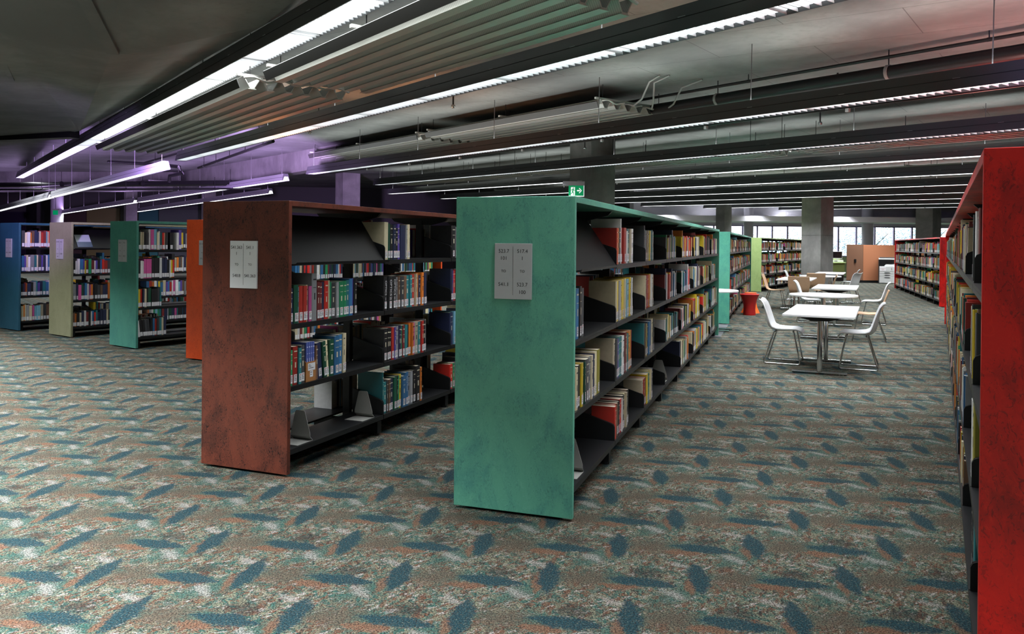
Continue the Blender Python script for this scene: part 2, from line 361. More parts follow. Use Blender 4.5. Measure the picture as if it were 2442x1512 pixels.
struct(sf.build('ceiling_soffit', M_SOFFIT), 'low folded grey concrete soffit with creases over the near aisle', 'ceiling')
# raised strips and joints on the soffit
for a, b, wd in (((-5.31, 8.05, 3.715), (-6.9, 11.04, 3.70), 0.06), ((-3.5, 5.98, 3.87), (-4.33, 8.68, 3.535), 0.12)):
    A, B = Vector(a), Vector(b); d = (B - A).normalized(); n = d.cross(Vector((0, 0, 1))) * wd / 2
    MB().prism([A - n, A + n, B + n, B - n], [p + Vector((0, 0, 0.05)) for p in (A - n, A + n, B + n, B - n)]).build('board_mark', M_SOFFIT, bpy.data.objects['ceiling_soffit'])
# downstand beams at the far left
def beam(nm, p, q, z0, z1, t, label):
    P, Q = Vector(p + (0,)), Vector(q + (0,)); n = (Q - P).normalized().cross(Vector((0, 0, 1))) * t
    A = [P, Q, Q + n, P + n]
    return struct(MB().prism([(a.x, a.y, z0) for a in A], [(a.x, a.y, z1) for a in A]).build(nm, M_CONC), label, 'beam')
beam('concrete_beam', (-14.08, 34.0), (-4.86, 22.0), 3.62, 4.5, -0.4, 'violet lit concrete beam under the ceiling beyond the brown bookcase')
beam('concrete_beam', (-32.0, 37.5), (-14.4, 34.0), 3.62, 4.6, -0.5, 'shadowy concrete beam over the far aisle')
beam('concrete_beam', (-30.0, 24.0), (-9.5, 17.2), 3.72, 4.5, -0.25, 'dark steel edge beam at the end of the folded soffit')
bpy.data.objects['concrete_beam.002'].data.materials[0] = M_DARK

# columns
def column(x, y, a, rz, label, h=4.6):
    o = MB().box(-a / 2, a / 2, -a / 2, a / 2, 0, h).build('concrete_column', M_CONC, bevel=0.012)
    o.location = (x, y, 0); o.rotation_euler = (0, 0, rz); return struct(o, label, 'column')
RZ = math.atan2(UY, UX)
C1 = column(1.93, 19.45, 0.78, RZ, 'square concrete column carrying the green exit sign')
C2 = column(11.23, 29.5, 0.80, RZ, 'square concrete column beyond the white tables')
column(-6.78, 33, 0.76, RZ, 'concrete column rising behind the brown bookcase')
column(-15.15, 40, 0.55, RZ, 'concrete column half hidden by the brown bookcase corner')
column(-19.04, 40, 0.52, RZ, 'pale column behind the teal bookcase')
column(10.02, 38.0, 0.52, RZ, 'small concrete column by the windows behind the green bookcases')
column(19.51, 37.6, 0.80, RZ, 'square concrete column behind the far red bookcase')
for x, y, r, lb in ((-23.28, 41, 0.3, 'round pale column at the far end of the lilac bookcase'), (11.85, 40.2, 0.24, 'round white column between windows behind the lime bookcase'), (17.82, 40.2, 0.28, 'round white column between windows behind the tan partition')):
    o = MB().lathe([(r, 0), (r, 4.6)], 28).build('round_column', mat('pale_column', S(196, 194, 204), 0.6), smooth=True, sharp=40); o.location = (x, y, 0); struct(o, lb, 'column')
# joint line rings on the near far-column
MB().box(-0.405, 0.405, -0.405, 0.405, 1.93, 1.938).build('pour_joint', mat('joint_dark', S(70, 70, 70), 0.9), C2)

# ----------------------------------------------------------- linear luminaires
def frame_matrix(a, b):
    d = (b - a).normalized(); z = Vector((0, 0, 1)); y = z.cross(d).normalized(); z = d.cross(y)
    return Matrix(((d.x, y.x, z.x, a.x), (d.y, y.y, z.y, a.y), (d.z, y.z, z.z, a.z), (0, 0, 0, 1))), (b - a).length
M_VENT = mat('housing_slot', S(150, 152, 155), 0.4, 0.4)
def luminaire(label, a, b, ceil_gap=0.78, blades=0.0, watts=LIGHT_W, wires=2.6, cap_a=False, cap_b=False, group=None, k=1.0, hm=None, spread=SPREAD, up=UP_W, upcol=(0.95, 1.0, 0.98)):
    Mx, L = frame_matrix(a, b)
    t = thing('linear_light', label, 'light', group=group); t.matrix_world = Mx
    # housing: a black trapezoid trough, open below
    o = [(k * p, k * q) for p, q in ((-0.115, 0.0), (-0.088, 0.10), (-0.062, 0.20), (0.062, 0.20), (0.088, 0.10), (0.115, 0.0))]
    i = [(k * p, k * q) for p, q in ((0.109, 0.0), (0.080, 0.10), (0.054, 0.19), (-0.054, 0.19), (-0.080, 0.10), (-0.109, 0.0))]
    prof = o + i
    MB().prism([(0, y, z) for y, z in prof], [(L, y, z) for y, z in prof]).build('housing', hm or M_LAMP, t)
    sm = MB()
    for sg in (-1, 1): sm.box(0, L, sg * 0.0870 * k, sg * 0.0895 * k, 0.098 * k, 0.104 * k)
    sm.build('seam', mat('seam_black', S(14, 14, 14), 0.6), t)
    for x, on in ((0.0, cap_a), (L, cap_b)):
        MB().prism([(x - 0.012, y, z) for y, z in o], [(x + 0.012, y, z) for y, z in o]).build('end_cap', M_LAMP, t)
        if on: MB().prism([(x - 0.02, y * 0.8, z * 0.55) for y, z in o], [(x - 0.012, y * 0.8, z * 0.55) for y, z in o]).build('lit_end', M_CAP, t)
    n = max(1, round(L / 1.5)); st = L / n
    for q in range(n):
        MB().box(q * st + 0.04, (q + 1) * st - 0.04, -(0.062 if hm else 0.104 * k), (0.062 if hm else 0.104 * k), 0.030 if blades else 0.002, 0.036).build('diffuser', M_DIFF, t)
    if blades:
        bl = MB(); x = 0.02
        while x < min(L, blades):
            bl.box(x, x + 0.004, -0.107 * k, 0.107 * k, 0.004, 0.028); x += 0.085
        bl.build('louvre', M_LOUVRE, t)['kind'] = 'stuff'
    nv = max(1, int(L / 1.2)); vt = MB()
    for q in range(nv):
        for sg in (-1, 1): vt.box(q * 1.2 + 0.3, q * 1.2 + 0.37, sg * 0.0845 * k, sg * 0.090 * k, 0.106 * k, 0.112 * k)
    vt.build('clip', M_VENT, t)['kind'] = 'stuff'
    nw = max(2, int(L / wires) + 1)
    for q in range(nw):
        x = 0.25 + (L - 0.5) * q / (nw - 1)
        MB().tube([(x, 0, 0.20 * k), (x, 0, 0.20 * k + ceil_gap)], 0.006, 5).build('suspension_wire', M_WIRE, t)
    l = bpy.data.lights.new('lamp_tube', 'AREA'); l.shape = 'RECTANGLE'; l.size = L - 0.1; l.size_y = 0.16 * k; l.energy = watts * L; l.color = (0.95, 0.98, 1.0); l.spread = math.radians(spread)
    lo = bpy.data.objects.new('lamp_tube', l); COL.objects.link(lo); lo.parent = t
    lo.matrix_parent_inverse = Matrix(); lo.location = (L / 2, 0, -0.006 if blades else -0.018)
    if up:
        l2 = bpy.data.lights.new('added_upward_fill', 'AREA'); l2.shape = 'RECTANGLE'; l2.size = L - 0.1; l2.size_y = 0.08; l2.energy = up * L; l2.color = upcol; l2.spread = math.radians(170)  # upward fill added to brighten the ceiling; the housing is closed on top
        u2 = bpy.data.objects.new('added_upward_fill', l2); COL.objects.link(u2); u2.parent = t; u2.location = (L / 2, 0, 0.205 * k); u2.rotation_euler = (math.pi, 0, 0)
    return t
Z0 = 3.0
for s0, s1, d, bl, lb in ((-6, 29.3, 2.27, 60, 'long black linear light with white louvres, nearest of the ceiling rows'),
                          (-6, 18.4, 4.42, 60, 'long black linear light passing over the green and brown bookcase ends'),
                          (-5, 20.1, 8.05, 60, 'black linear light with violet glow where it nears the red bookcase'),
                          (-4, 23.0, 11.4, 60, 'black linear light crossing in front of the exit sign column'),
                          (-2, 28.0, 14.45, 0, 'black linear light just beyond the exit sign column'),
                          (0, 30.0, 18.0, 0, 'sixth linear light row counting back from the nearest'),
                          (2, 30.0, 21.4, 0, 'seventh linear light row counting back from the nearest'),
                          (3, 30.0, 24.8, 0, 'eighth linear light row counting back from the nearest'),
                          (4, 28.0, 28.2, 0, 'ninth linear light row counting back from the nearest'),
                          (5, 27.0, 31.6, 0, 'tenth linear light row counting back from the nearest'),
                          (6, 25.0, 35.0, 0, 'eleventh black linear light, last row before the windows')):
    kk = 1.28 if d < 3 else 1.0
    luminaire(lb, W3(s0, d, Z0, kk), W3(s1, d, Z0, kk), ceil_gap=0.22 if d < 3 else 0.69, blades=bl, wires=2.6, group='parallel ceiling light rows', k=kk, up=0 if d < 3 else UP_W, watts=LIGHT_W * (1.0 if d < 6 else 2.0))
# unseen rows of the same array beside and behind the viewer
for s0, s1, d, lb in ((-6, 13, -0.6, 'black linear light just behind the viewer'), (-6, 10, -4.9, 'black linear light well behind the viewer')):
    luminaire(lb, W3(s0, d, Z0, 1.12), W3(s1, d, Z0, 1.12), ceil_gap=0.2, wires=6, watts=LIGHT_W * 4.7, spread=104, up=UP_W * 1.8, group='parallel ceiling light rows')
# hanging violet-lit rows at the far left
for a, b, lb in (((-8.35, 19.3, 3.24), (-15.4, 26.9, 2.93), 'violet lit hanging light with glowing end cap over the teal bookcase'),
                 ((-15.6, 27.1, 2.92), (-23.5, 35.8, 2.60), 'violet lit hanging light over the blue bookcase'),
                 ((-6.53, 23.1, 3.28), (-15.3, 32.9, 3.07), 'violet lit hanging light behind the brown bookcase top'),
                 ((-15.8, 33.6, 3.08), (-23.9, 42.0, 2.80), 'dim hanging light over the lilac bookcase'),
                 ((-9.5, 31.5, 3.40), (-20.0, 42.8, 3.02), 'violet lit hanging light low behind the orange bookcase')):
    luminaire(lb, Vector(a), Vector(b), ceil_gap=1.0, cap_a=True, wires=2.0, watts=LIGHT_W * 0.8, group='hanging violet lit lights', upcol=(0.68, 0.45, 1.0), up=UP_W * 1.5, hm=M_LAMP2)  # added upward fill is tinted violet over these rows

# ----------------------------------------------------------- ribbed chilled beams
mf = M_FIN; _t = NT(mf); _b = bsdf(mf)
_tc = _t.new('ShaderNodeTexCoord').outputs['Object']; _wv = _t.new('ShaderNodeTexWave', wave_type='BANDS', bands_direction='X'); _t.put(_wv.inputs['Vector'], _tc); _wv.inputs['Scale'].default_value = 14
_t.put(_b.inputs['Base Color'], _t.mix(_t.math('MULTIPLY', _wv.outputs[1], 0.5), S(192, 193, 186), S(140, 142, 138)))
M_RIB = mat('beam_bracket_metal', S(176, 176, 170), 0.5, 0.1)
def chilled(label, s0, s1, d0, d1, z=3.25, nf=6, pipes=True):
    kk = 0.95 if d1 < 5 else (1.16 if d0 < 9 else 1.0)
    a, b = W3(s0, d0, z, kk), W3(s1, d0, z, kk); d0, d1 = d0 * kk, d1 * kk; Mx, L = frame_matrix(a, b)
    t = thing('chilled_beam', label, 'ceiling panel', group='ribbed ceiling panels'); t.matrix_world = Mx
    st = (d1 - d0) / nf
    # local Y points away from increasing d
    for k in range(nf):
        y = -(k + 0.5) * st; h = st / 2 * 0.96; e = st * 0.10
        prof = [(y - h, 0.13), (y - e - 0.006, 0.0), (y - e - 0.03, -0.012), (y + e + 0.03, -0.012), (y + e + 0.006, 0.0), (y + h, 0.13), (y + h - 0.006, 0.134), (y + e, 0.006), (y - e, 0.006), (y - h + 0.006, 0.134)]
        MB().prism([(0, p, q) for p, q in prof], [(L, p, q) for p, q in prof]).build('fin', M_FIN, t)
    fp = [(0.025, -0.008), (0.035, -0.012), (0.075, 0.085), (0.065, 0.095)]
    MB().prism([(0, p, q) for p, q in fp], [(L, p, q) for p, q in fp]).build('side_flange', mat('flange_dark', S(62, 62, 60), 0.6), t)
    for x in (0.06, L * 0.5, L - 0.06):
        MB().box(x - 0.02, x + 0.02, -(d1 - d0) - 0.05, 0.05, 0.135, 0.165).build('cross_rail', M_RIB, t)
        for y in (-0.1, -(d1 - d0) + 0.1): MB().tube([(x, y, 0.16), (x, y, 0.64)], 0.006, 5).build('hanger_rod', M_DARK, t)
    if pipes:
        P = []
        for k in range(25):
            u_ = k / 24; P.append((-0.04 - 0.02 * math.sin(u_ * 18), -(d1 - d0) * u_, 0.10 + 0.02 * math.sin(u_ * 23)))
        MB().tube(P, 0.014, 6).build('water_pipe', M_RIB, t, True)
for s0, s1, d0, d1, lb in ((4.5, 9.1, 3.15, 4.43, 'ribbed grey ceiling panel nearest the camera between two linear lights'),
                           (9.75, 19.9, 3.05, 4.42, 'ribbed ceiling panel with orange sheen above the brown bookcase'),
                           (-6, 3.9, 3.15, 4.43, 'ribbed ceiling panel overhead behind the nearest one'),
                           (8.0, 12.6, 7.25, 8.5, 'ribbed ceiling panel with loose hoses beside the large black pipe'),
                           (13.0, 18.2, 7.3, 8.5, 'rosy ribbed ceiling panel above the third linear light'),
                           (10.0, 18.0, 13.0, 14.3, 'ribbed ceiling panel right of the exit sign column'),
                           (-2, 9.4, 13.0, 14.3, 'ribbed ceiling panel above the far tables'),
                           (18.6, 26, 13.0, 14.3, 'ribbed ceiling panel left of the exit sign column'),
                           (4, 16.5, 19.4, 20.7, 'ribbed ceiling panel over the far red bookcase'), (17, 28, 19.4, 20.7, 'narrow ribbed ceiling panel far behind the exit sign'),
                           (4, 16, 26.2, 27.5, 'ribbed ceiling panel near the windows'), (5, 20, 32.8, 34.1, 'ribbed ceiling panel next to the window bulkhead')):
    chilled(lb, s0, s1, d0, d1)
hz = bpy.data.objects['chilled_beam.003']
for q, (y0, y1) in enumerate(((-0.5, -0.2), (-0.9, -0.3), (-1.2, -0.9))):
    MB().tube([(0.0, y0, 0.12), (-0.25, y0 + 0.02, 0.05), (-0.55, (y0 + y1) / 2, 0.10), (-0.85, y1, 0.30), (-1.05 - 0.1 * q, y1, 0.36)], 0.014, 8).build('hose', M_GREYMETAL, hz, True)
# conduit with small clips under the third light row
t3 = bpy.data.objects['linear_light.002']
MB().tube([(0.2, -0.15, 0.0), (24.5, -0.15, 0.0)], 0.012, 6).build('conduit', M_DARK, t3, True)
for x in range(2, 24, 2): MB().box(x - 0.02, x + 0.02, -0.17, -0.13, -0.05, -0.01).build('conduit_clip', M_GREYMETAL, t3)
chilled('mauve ribbed ceiling panel beyond the teal bookcase', 30, 37, 6.2, 7.4, 3.05)

# ----------------------------------------------------------- pipes
def pipe(label, pts, r, hang=None, ring=None, up=0.35):
    t = thing('ceiling_pipe', label, 'pipe')
    MB().tube(pts, r, 12).build('tube', M_DARK, t, True, sharp=50)
    if hang:
        A, B = Vector(pts[0]), Vector(pts[-1]); L = (B - A).length; n = max(2, int(L / hang))
        for k in range(n):
            p = A.lerp(B, (k + 0.5) / n)
            MB().tube([p + Vector((0, 0, r)), p + Vector((0, 0, r + up))], 0.008, 5).build('hanger_rod', M_DARK, t)
            d = (B - A).normalized() * 0.02
            MB().tube([p - d, p + d], r * 1.12, 14).build('clamp', M_GREYMETAL if ring else M_DARK, t, True, sharp=50)
for s0, s1, d, z, r, hg, rg, lb in ((-4, 9.3, 9.6, 3.62, 0.085, 2.4, True, 'large black pipe with bright clamps under the ceiling'),
                                    (-4, 22, 9.55, 3.80, 0.022, 3.0, None, 'thin black conduit running above the large clamped pipe'),
                                    (-4, 30, 14.9, 3.58, 0.09, 3.4, None, 'large black pipe behind the exit sign column'),
                                    (-2, 30, 22.6, 3.55, 0.09, 4, None, 'black pipe high over the far red bookcase'),
                                    (0, 30, 29.4, 3.55, 0.10, 4, None, 'black pipe near the windows'),
                                    (2, 14.5, 1.55, 3.46, 0.05, 2.2, None, 'black drain pipe hugging the folded soffit edge'),
                                    (12, 28, 5.6, 3.62, 0.03, 3, None, 'thin sprinkler pipe beside the ribbed panels'),
                                    (10, 26, 10.6, 3.45, 0.05, 3, None, 'black pipe crossing behind the rosy ribbed panel')):
    pipe(lb, [W3(s0, d, z, 1.15 if d < 2 else 1), W3((s0 + s1) / 2, d, z, 1.15 if d < 2 else 1), W3(s1, d, z, 1.15 if d < 2 else 1)], r, hg, rg)
pipe('black pipe crossing above the blue and lilac bookcases', [(-24, 30.5, 3.5), (-15, 28, 3.45), (-7.5, 25.5, 3.4)], 0.09, 3)
pipe('thin black pipe below the far crossing pipe', [(-24, 29.0, 3.25), (-14, 27, 3.22), (-8, 25.5, 3.2)], 0.03, 3)
pipe('violet lit sprinkler pipe slanting under the far ceiling', [(-9.6, 24.5, 3.75), (-7.2, 20.6, 3.72), (-5.2, 17.4, 3.70)], 0.035, 1.6)
pipe('bent black drain pipe in front of the violet beam', [(-12.8, 25.4, 4.0), (-10.2, 23.3, 3.72), (-9.4, 22.6, 3.60), (-9.3, 22.6, 3.42), (-9.75, 22.8, 3.36), (-9.8, 22.9, 3.2)], 0.05)
# small sprinkler heads and junction boxes below the ceiling
for q, (s, d) in enumerate(sorted(((3.4, 9.0), (6.5, 10.4), (9.8, 6.2), (12.5, 9.0), (14.2, 12.4), (8.2, 12.6), (11, 6.8), (16, 6.4)), key=lambda a: a[0] ** 2 + a[1] ** 2)):
    p = W3(s, d, 3.9); t = thing('sprinkler_head', 'small black ceiling sprinkler dropper, %s counting outwards from the viewer' % ORD[q], 'sprinkler', p, 0, 'sprinkler droppers')
    MB().tube([(0, 0, 0.02), (0, 0, -0.32)], 0.014, 6).build('dropper', M_DARK, t)
    MB().lathe([(0.012, -0.36), (0.034, -0.35), (0.036, -0.31), (0.015, -0.30)], 10).build('head', M_CHROME, t, True)
# ----------------------------------------------------------- books
PAL = {'k': ('black', (26, 26, 29)), 'n': ('navy', (34, 42, 74)), 'g': ('dark green', (16, 78, 56)), 'G': ('green', (32, 140, 92)), 'r': ('red', (172, 46, 36)),
       'R': ('bright red', (206, 44, 34)), 'o': ('orange', (212, 118, 40)), 'y': ('yellow', (214, 186, 40)), 'c': ('cream', (214, 202, 168)), 'w': ('white', (222, 222, 222)),
       't': ('teal', (40, 118, 124)), 'b': ('blue', (48, 108, 156)), 'l': ('light blue', (122, 180, 204)), 'p': ('purple', (92, 72, 162)), 'm': ('pink', (200, 84, 150)),
       'e': ('grey', (140, 142, 146)), 'd': ('charcoal', (62, 64, 68)), 'h': ('brown', (112, 84, 66)), 'u': ('maroon', (112, 38, 40)), 'v': ('olive', (150, 142, 44)), 's': ('beige', (184, 172, 148))}
def _bookmat(name, rough):
    m = mat(name, (1, 1, 1, 1), rough); t = NT(m); a = t.new('ShaderNodeAttribute'); a.attribute_name = 'Col'
    n = t.noise(t.new('ShaderNodeTexCoord').outputs['Object'], 40, 3)
    t.put(bsdf(m).inputs['Base Color'], t.mix(t.math('MULTIPLY', n, 0.25), a.outputs['Color'], (0.05, 0.05, 0.05, 1)))
    return m
M_COVER = _bookmat('book_cover', 0.42); M_LABEL = _bookmat('spine_label_paper', 0.6); M_STUFF = _bookmat('many_books', 0.5)
M_PAGES = grain(mat('book_pages', S(206, 198, 178), 0.85), 120, 0.08, 0.05)
rnd = random.Random(11)
def shade(c, j=0.12):
    k = 1 + rnd.uniform(-j, j); return tuple(min(1, lin(max(0, min(255, v * k)))) for v in c) + (1,)
WHITE = S(226, 226, 230); INKC = S(40, 40, 46); REDC = S(190, 60, 60)

def book_parts(root, t, h, dp, col, labelled=True, title=None, tcol=None, soft=False):
    mb = MB(); c = 0.0012 if soft else 0.0026
    out = [(-t / 2, 0.005), (-t * 0.42, 0.0012), (0, 0.0), (t * 0.42, 0.0012), (t / 2, 0.005)]
    n = len(mb.v); mb.v += [(x, y, z) for z in (0, h) for x, y in out] + [(x * 0.96, y + 0.003, z) for z in (0, h) for x, y in out]
    for k in range(4):
        mb.f += [(n + k, n + k + 1, n + 6 + k, n + 5 + k), (n + 11 + k, n + 10 + k, n + 15 + k, n + 16 + k), (n + 5 + k, n + 6 + k, n + 16 + k, n + 15 + k), (n + k + 1, n + k, n + 10 + k, n + 11 + k)]; mb.c += [col] * 4
    mb.box(-t / 2, -t / 2 + c, 0.005, dp, 0, h, col); mb.box(t / 2 - c, t / 2, 0.005, dp, 0, h, col)
    mb.build('cover', M_COVER, root)
    MB().box(-t / 2 + c, t / 2 - c, 0.004, dp - 0.004, 0.003, h - (0.001 if soft else 0.004)).build('pages', M_PAGES, root)
    if labelled:
        lb = MB(); wv = min(t * 0.42, 0.016); z0 = 0.014; z1 = z0 + 0.056
        lb.poly([(-wv, -0.0010, z0), (wv, -0.0010, z0), (wv, -0.0010, z1), (-wv, -0.0010, z1)], WHITE)
        for q in range(4):
            zz = z1 - 0.010 - q * 0.010; lb.poly([(-wv * 0.7, -0.0014, zz), (wv * (0.2 if q == 1 else 0.6), -0.0014, zz), (wv * (0.2 if q == 1 else 0.6), -0.0014, zz + 0.004), (-wv * 0.7, -0.0014, zz + 0.004)], REDC if q == 0 else INKC)
        lb.build('spine_label', M_LABEL, root)
    if title is not None:
        tb = MB()
        if title == '': # printed bands
            for z, hh in ((h * 0.86, h * 0.03), (h * 0.70, h * 0.012), (h * 0.45, h * 0.14)):
                wv = t * 0.30 if hh < h * 0.1 else t * 0.12
                tb.poly([(-wv, -0.0009, z), (wv, -0.0009, z), (wv, -0.0009, z + hh), (-wv, -0.0009, z + hh)], tcol)
        else:
            words_ = title.replace('_', ' ').split(); num = words_[-1] if words_[0] == 'OPTICS' else None
            main = words_[0] if num else ' '.join(words_)
            add_text(tb, main, min(t * 0.62, h * 0.62 / max(4, len(main)) / 0.55), lambda a, b_: (b_, -0.0012, h * 0.66 - a), tcol)
            if num: add_text(tb, num, t * 0.62, lambda a, b_: (a, -0.0012, h * 0.33 + b_), tcol)
        tb.build('spine_print', M_LABEL, root)

STUFF = MB()
def stuff_book(Mx, t, h, dp, col, labelled):
    x = t / 2 - 0.0005
    pts = [(-x, 0, 0), (x, 0, 0), (x, dp, 0), (-x, dp, 0), (-x, 0, h), (x, 0, h), (x, dp, h), (-x, dp, h), (-x + 0.003, 0.003, h - 0.004), (x - 0.003, 0.003, h - 0.004), (x - 0.003, dp, h - 0.004), (-x + 0.003, dp, h - 0.004)]
    n = len(STUFF.v); STUFF.v += [tuple(Mx @ Vector(p)) for p in pts]
    pg = S(196, 190, 172)
    for q, c in (((0, 1, 5, 4), col), ((1, 2, 6, 5), col), ((3, 0, 4, 7), col), ((2, 3, 7, 6), pg), ((8, 9, 10, 11), pg), ((4, 5, 9, 8), col), ((5, 6, 10, 9), col), ((7, 4, 8, 11), col)):
        STUFF.f.append(tuple(n + k for k in q)); STUFF.c.append(c)
    if labelled:
        wv = min(x, 0.018); STUFF.poly([Mx @ Vector(p) for p in ((-wv, -0.0012, 0.012), (wv, -0.0012, 0.012), (wv, -0.0012, 0.068), (-wv, -0.0012, 0.068))], WHITE)

# ----------------------------------------------------------- bookcases
LEVELS = (0.165, 0.580, 0.990, 1.395)
BW = 0.71
SIGN_W, SIGN_H, SIGN_Z = 0.222, 0.315, 1.378
def bracket_profile(sd, yf, z):
    """end plate of a shelf, rising towards the back"""
    yb = 0.055
    P = [(yf - 0.004, -0.028), (yf - 0.004, 0.095), (yf - 0.012, 0.112), (yf - 0.03, 0.120), (yb, 0.195), (yb, -0.028)]
    return [(sd * a, z + b) for a, b in P]
def bookcase(label, corner, theta, sd, nbay, pitch, pmat, sign=None, display=(), plates=True, sides=True, skip_hidden=False):
    L = nbay * pitch + 0.07
    lv = Vector((-math.cos(theta), math.sin(theta), 0))           # local +Y in the plan
    c = Vector(corner + (0,)) + lv * (BW / 2) * (1 if sd < 0 else -1)
    rz = math.pi / 2 - theta
    t = thing('bookcase', label, 'bookcase', c, rz, 'double sided library bookcases')
    w2 = BW / 2
    for x in (0.0, L - 0.034):
        MB().box(x, x + 0.034, -w2, w2, 0.015, 1.8).build('end_panel', pmat, t, bevel=0.003)
    MB().box(0.034, L - 0.034, -w2, w2, 1.765, 1.8).build('top_panel', pmat, t, bevel=0.002)
    yf = w2 - 0.018
    xb = [0.035 + k * pitch for k in range(nbay + 1)]
    lip = 0.034
    for k, x in enumerate(xb):
        xc = min(max(x, 0.065), L - 0.065)
        MB().box(xc - 0.022, xc + 0.022, -0.03, 0.03, 0.02, 1.74).build('upright', M_BLACK, t)
        MB().prism([(xc - 0.015, y, z) for y, z in ((-0.30, 1.764), (-0.27, 1.735), (-0.12, 1.70), (0.12, 1.70), (0.27, 1.735), (0.30, 1.764))], [(xc + 0.015, y, z) for y, z in ((-0.30, 1.764), (-0.27, 1.735), (-0.12, 1.70), (0.12, 1.70), (0.27, 1.735), (0.30, 1.764))]).build('top_bracket', M_BLACK, t)
        ft = MB().box(xc - 0.03, xc + 0.03, -0.30, 0.30, 0.02, 0.11)
        ft.build('foot', M_BLACK, t)
        for y in (-0.27, 0.27): MB().lathe([(0.03, 0), (0.03, 0.02)], 10, xc, y).build('levelling_pad', M_BLACK, t)
    MB().box(0.035, L - 0.035, -0.03, 0.03, 0.06, 0.125).build('base_rail', M_BLACK, t)
    def shelf_mesh(mb, x0, x1, s, z):
        mb.box(x0, x1, s * 0.045, s * yf, z - 0.014, z); mb.box(x0, x1, s * (yf - 0.004), s * yf, z - lip, z - 0.0145)
        return mb
    for lev, z in enumerate(LEVELS):
        for k in range(nbay):
            if (lev, k) in display:
                y0, z0, y1, z1 = yf + 0.0, z - 0.01, 0.11, z + 0.325
                A = [(y0, z0), (y1, z1), (y1 - 0.012, z1), (y0 - 0.016, z0 - 0.008)]
                pl = MB().prism([(xb[k] + 0.008, sd * a, b) for a, b in A], [(xb[k + 1] - 0.008, sd * a, b) for a, b in A])
                pl.build('display_shelf', M_DISPLAY, t)
                MB().prism([(xb[k] + 0.008, sd * a, b) for a, b in ((y0 - 0.02, z0 - 0.012), (y0 + 0.045, z0 - 0.005), (y0 + 0.05, z0 + 0.012), (y0 + 0.043, z0 + 0.003))], [(xb[k + 1] - 0.008, sd * a, b) for a, b in ((y0 - 0.02, z0 - 0.012), (y0 + 0.045, z0 - 0.005), (y0 + 0.05, z0 + 0.012), (y0 + 0.043, z0 + 0.003))]).build('display_ledge', M_BLACK, t)
                continue
            shelf_mesh(MB(), xb[k] + 0.004, xb[k + 1] - 0.004, sd, z).build('shelf', M_BLACK, t)
            if plates:
                for xx in ((xb[k] + 0.004, xb[k] + 0.011), (xb[k + 1] - 0.011, xb[k + 1] - 0.004))[:2 if k < 3 else 1]:
                    P = bracket_profile(sd, yf, z)
                    MB().prism([(xx[0], a, b) for a, b in P], [(xx[1], a, b) for a, b in P]).build('shelf_bracket', M_BLACK, t)
        if sides: shelf_mesh(MB(), 0.036, L - 0.036, -sd, z).build('shelf', M_BLACK, t)
    if sign:
        sg = MB().box(-0.012, -0.0005, -SIGN_W / 2, SIGN_W / 2, SIGN_Z - SIGN_H / 2, SIGN_Z + SIGN_H / 2).build('sign', sign[2] if len(sign) > 2 else M_ALU, t, bevel=0.002)
        mb = MB()
        for ci, colm in enumerate(sign[:2]):
            ty = (-0.25 + 0.5 * ci) * SIGN_W
            for (txt, zz, sz) in colm:
                add_text(mb, txt, sz, lambda a, b, ty=ty, zz=zz: (-0.0132, -(ty + a), SIGN_Z + zz + b))
        mb.box(-0.0132, -0.0125, -0.0006, 0.0006, SIGN_Z - 0.135, SIGN_Z + 0.14)
        mb.build('lettering', M_INK, sg)
    Mw = Matrix.Translation(c) @ Matrix.Rotation(rz, 4, 'Z')
    return dict(t=t, M=Mw, sd=sd, xb=xb, rz=rz, n=nbay, L=L, yf=yf, c=c)
def sgn(a, b=None, c=None, d=None):
    """one column of a range sign"""
    out = [(a, 0.113, 0.029), (b, 0.073, 0.029), ('TO', 0.0, 0.021)]
    out.append((c, -0.075, 0.029))
    if d: out.append((d, -0.117, 0.029))
    return out
M_SIGNPAPER = M_PAPER
P_GREEN = linoleum('green_linoleum', S(98, 172, 146), S(56, 124, 124), S(118, 190, 166), cracks=0.35)
P_BROWN = linoleum('brown_linoleum', S(106, 52, 38), S(30, 20, 20), S(128, 70, 50), veins=0.6, cracks=0.9)
P_ORANGE = linoleum('orange_linoleum', S(226, 84, 36), S(190, 60, 24), S(236, 104, 52), veins=0.35)
P_TEAL = linoleum('teal_linoleum', S(74, 138, 122), S(48, 108, 110), S(92, 152, 134), veins=0.4)
P_OLIVE = linoleum('olive_linoleum', S(136, 136, 108), S(114, 116, 88), S(152, 150, 124), veins=0.4)
P_BLUE = linoleum('blue_linoleum', S(42, 86, 106), S(28, 66, 86), S(56, 100, 120), veins=0.4)
P_GREEN2 = linoleum('sea_green_linoleum', S(84, 162, 138), S(52, 126, 126), S(106, 180, 154), veins=0.4)
P_LIME = linoleum('lime_linoleum', S(156, 178, 116), S(130, 152, 92), S(172, 190, 130), veins=0.4)
P_RED = linoleum('red_linoleum', S(226, 20, 14), S(126, 10, 12), S(244, 46, 26), veins=0.7, cracks=0.6)
PITCH = 1.2
B1 = bookcase('blue bookcase at the far end of the fan of shelves', (-8.15, 13.25), 0.622, -1, 4, PITCH, P_BLUE, (sgn('629.8', '1', '650.1'), sgn('621.4', '1', '629.8')))
B2 = bookcase('lilac washed olive bookcase between the blue and teal ones', (-6.842, 12.445), 0.622, -1, 4, PITCH, P_OLIVE, (sgn('615.84', '1', '621.4', '100'), sgn('612.1', '1', '615.84')), display=((3, 0),))
B3 = bookcase('teal green bookcase left of the orange one', (-5.247, 11.201), 0.625, -1, 4, PITCH, P_TEAL, (sgn('602.3', '1', '612.1'), sgn('575.1', '1', '602.3')))
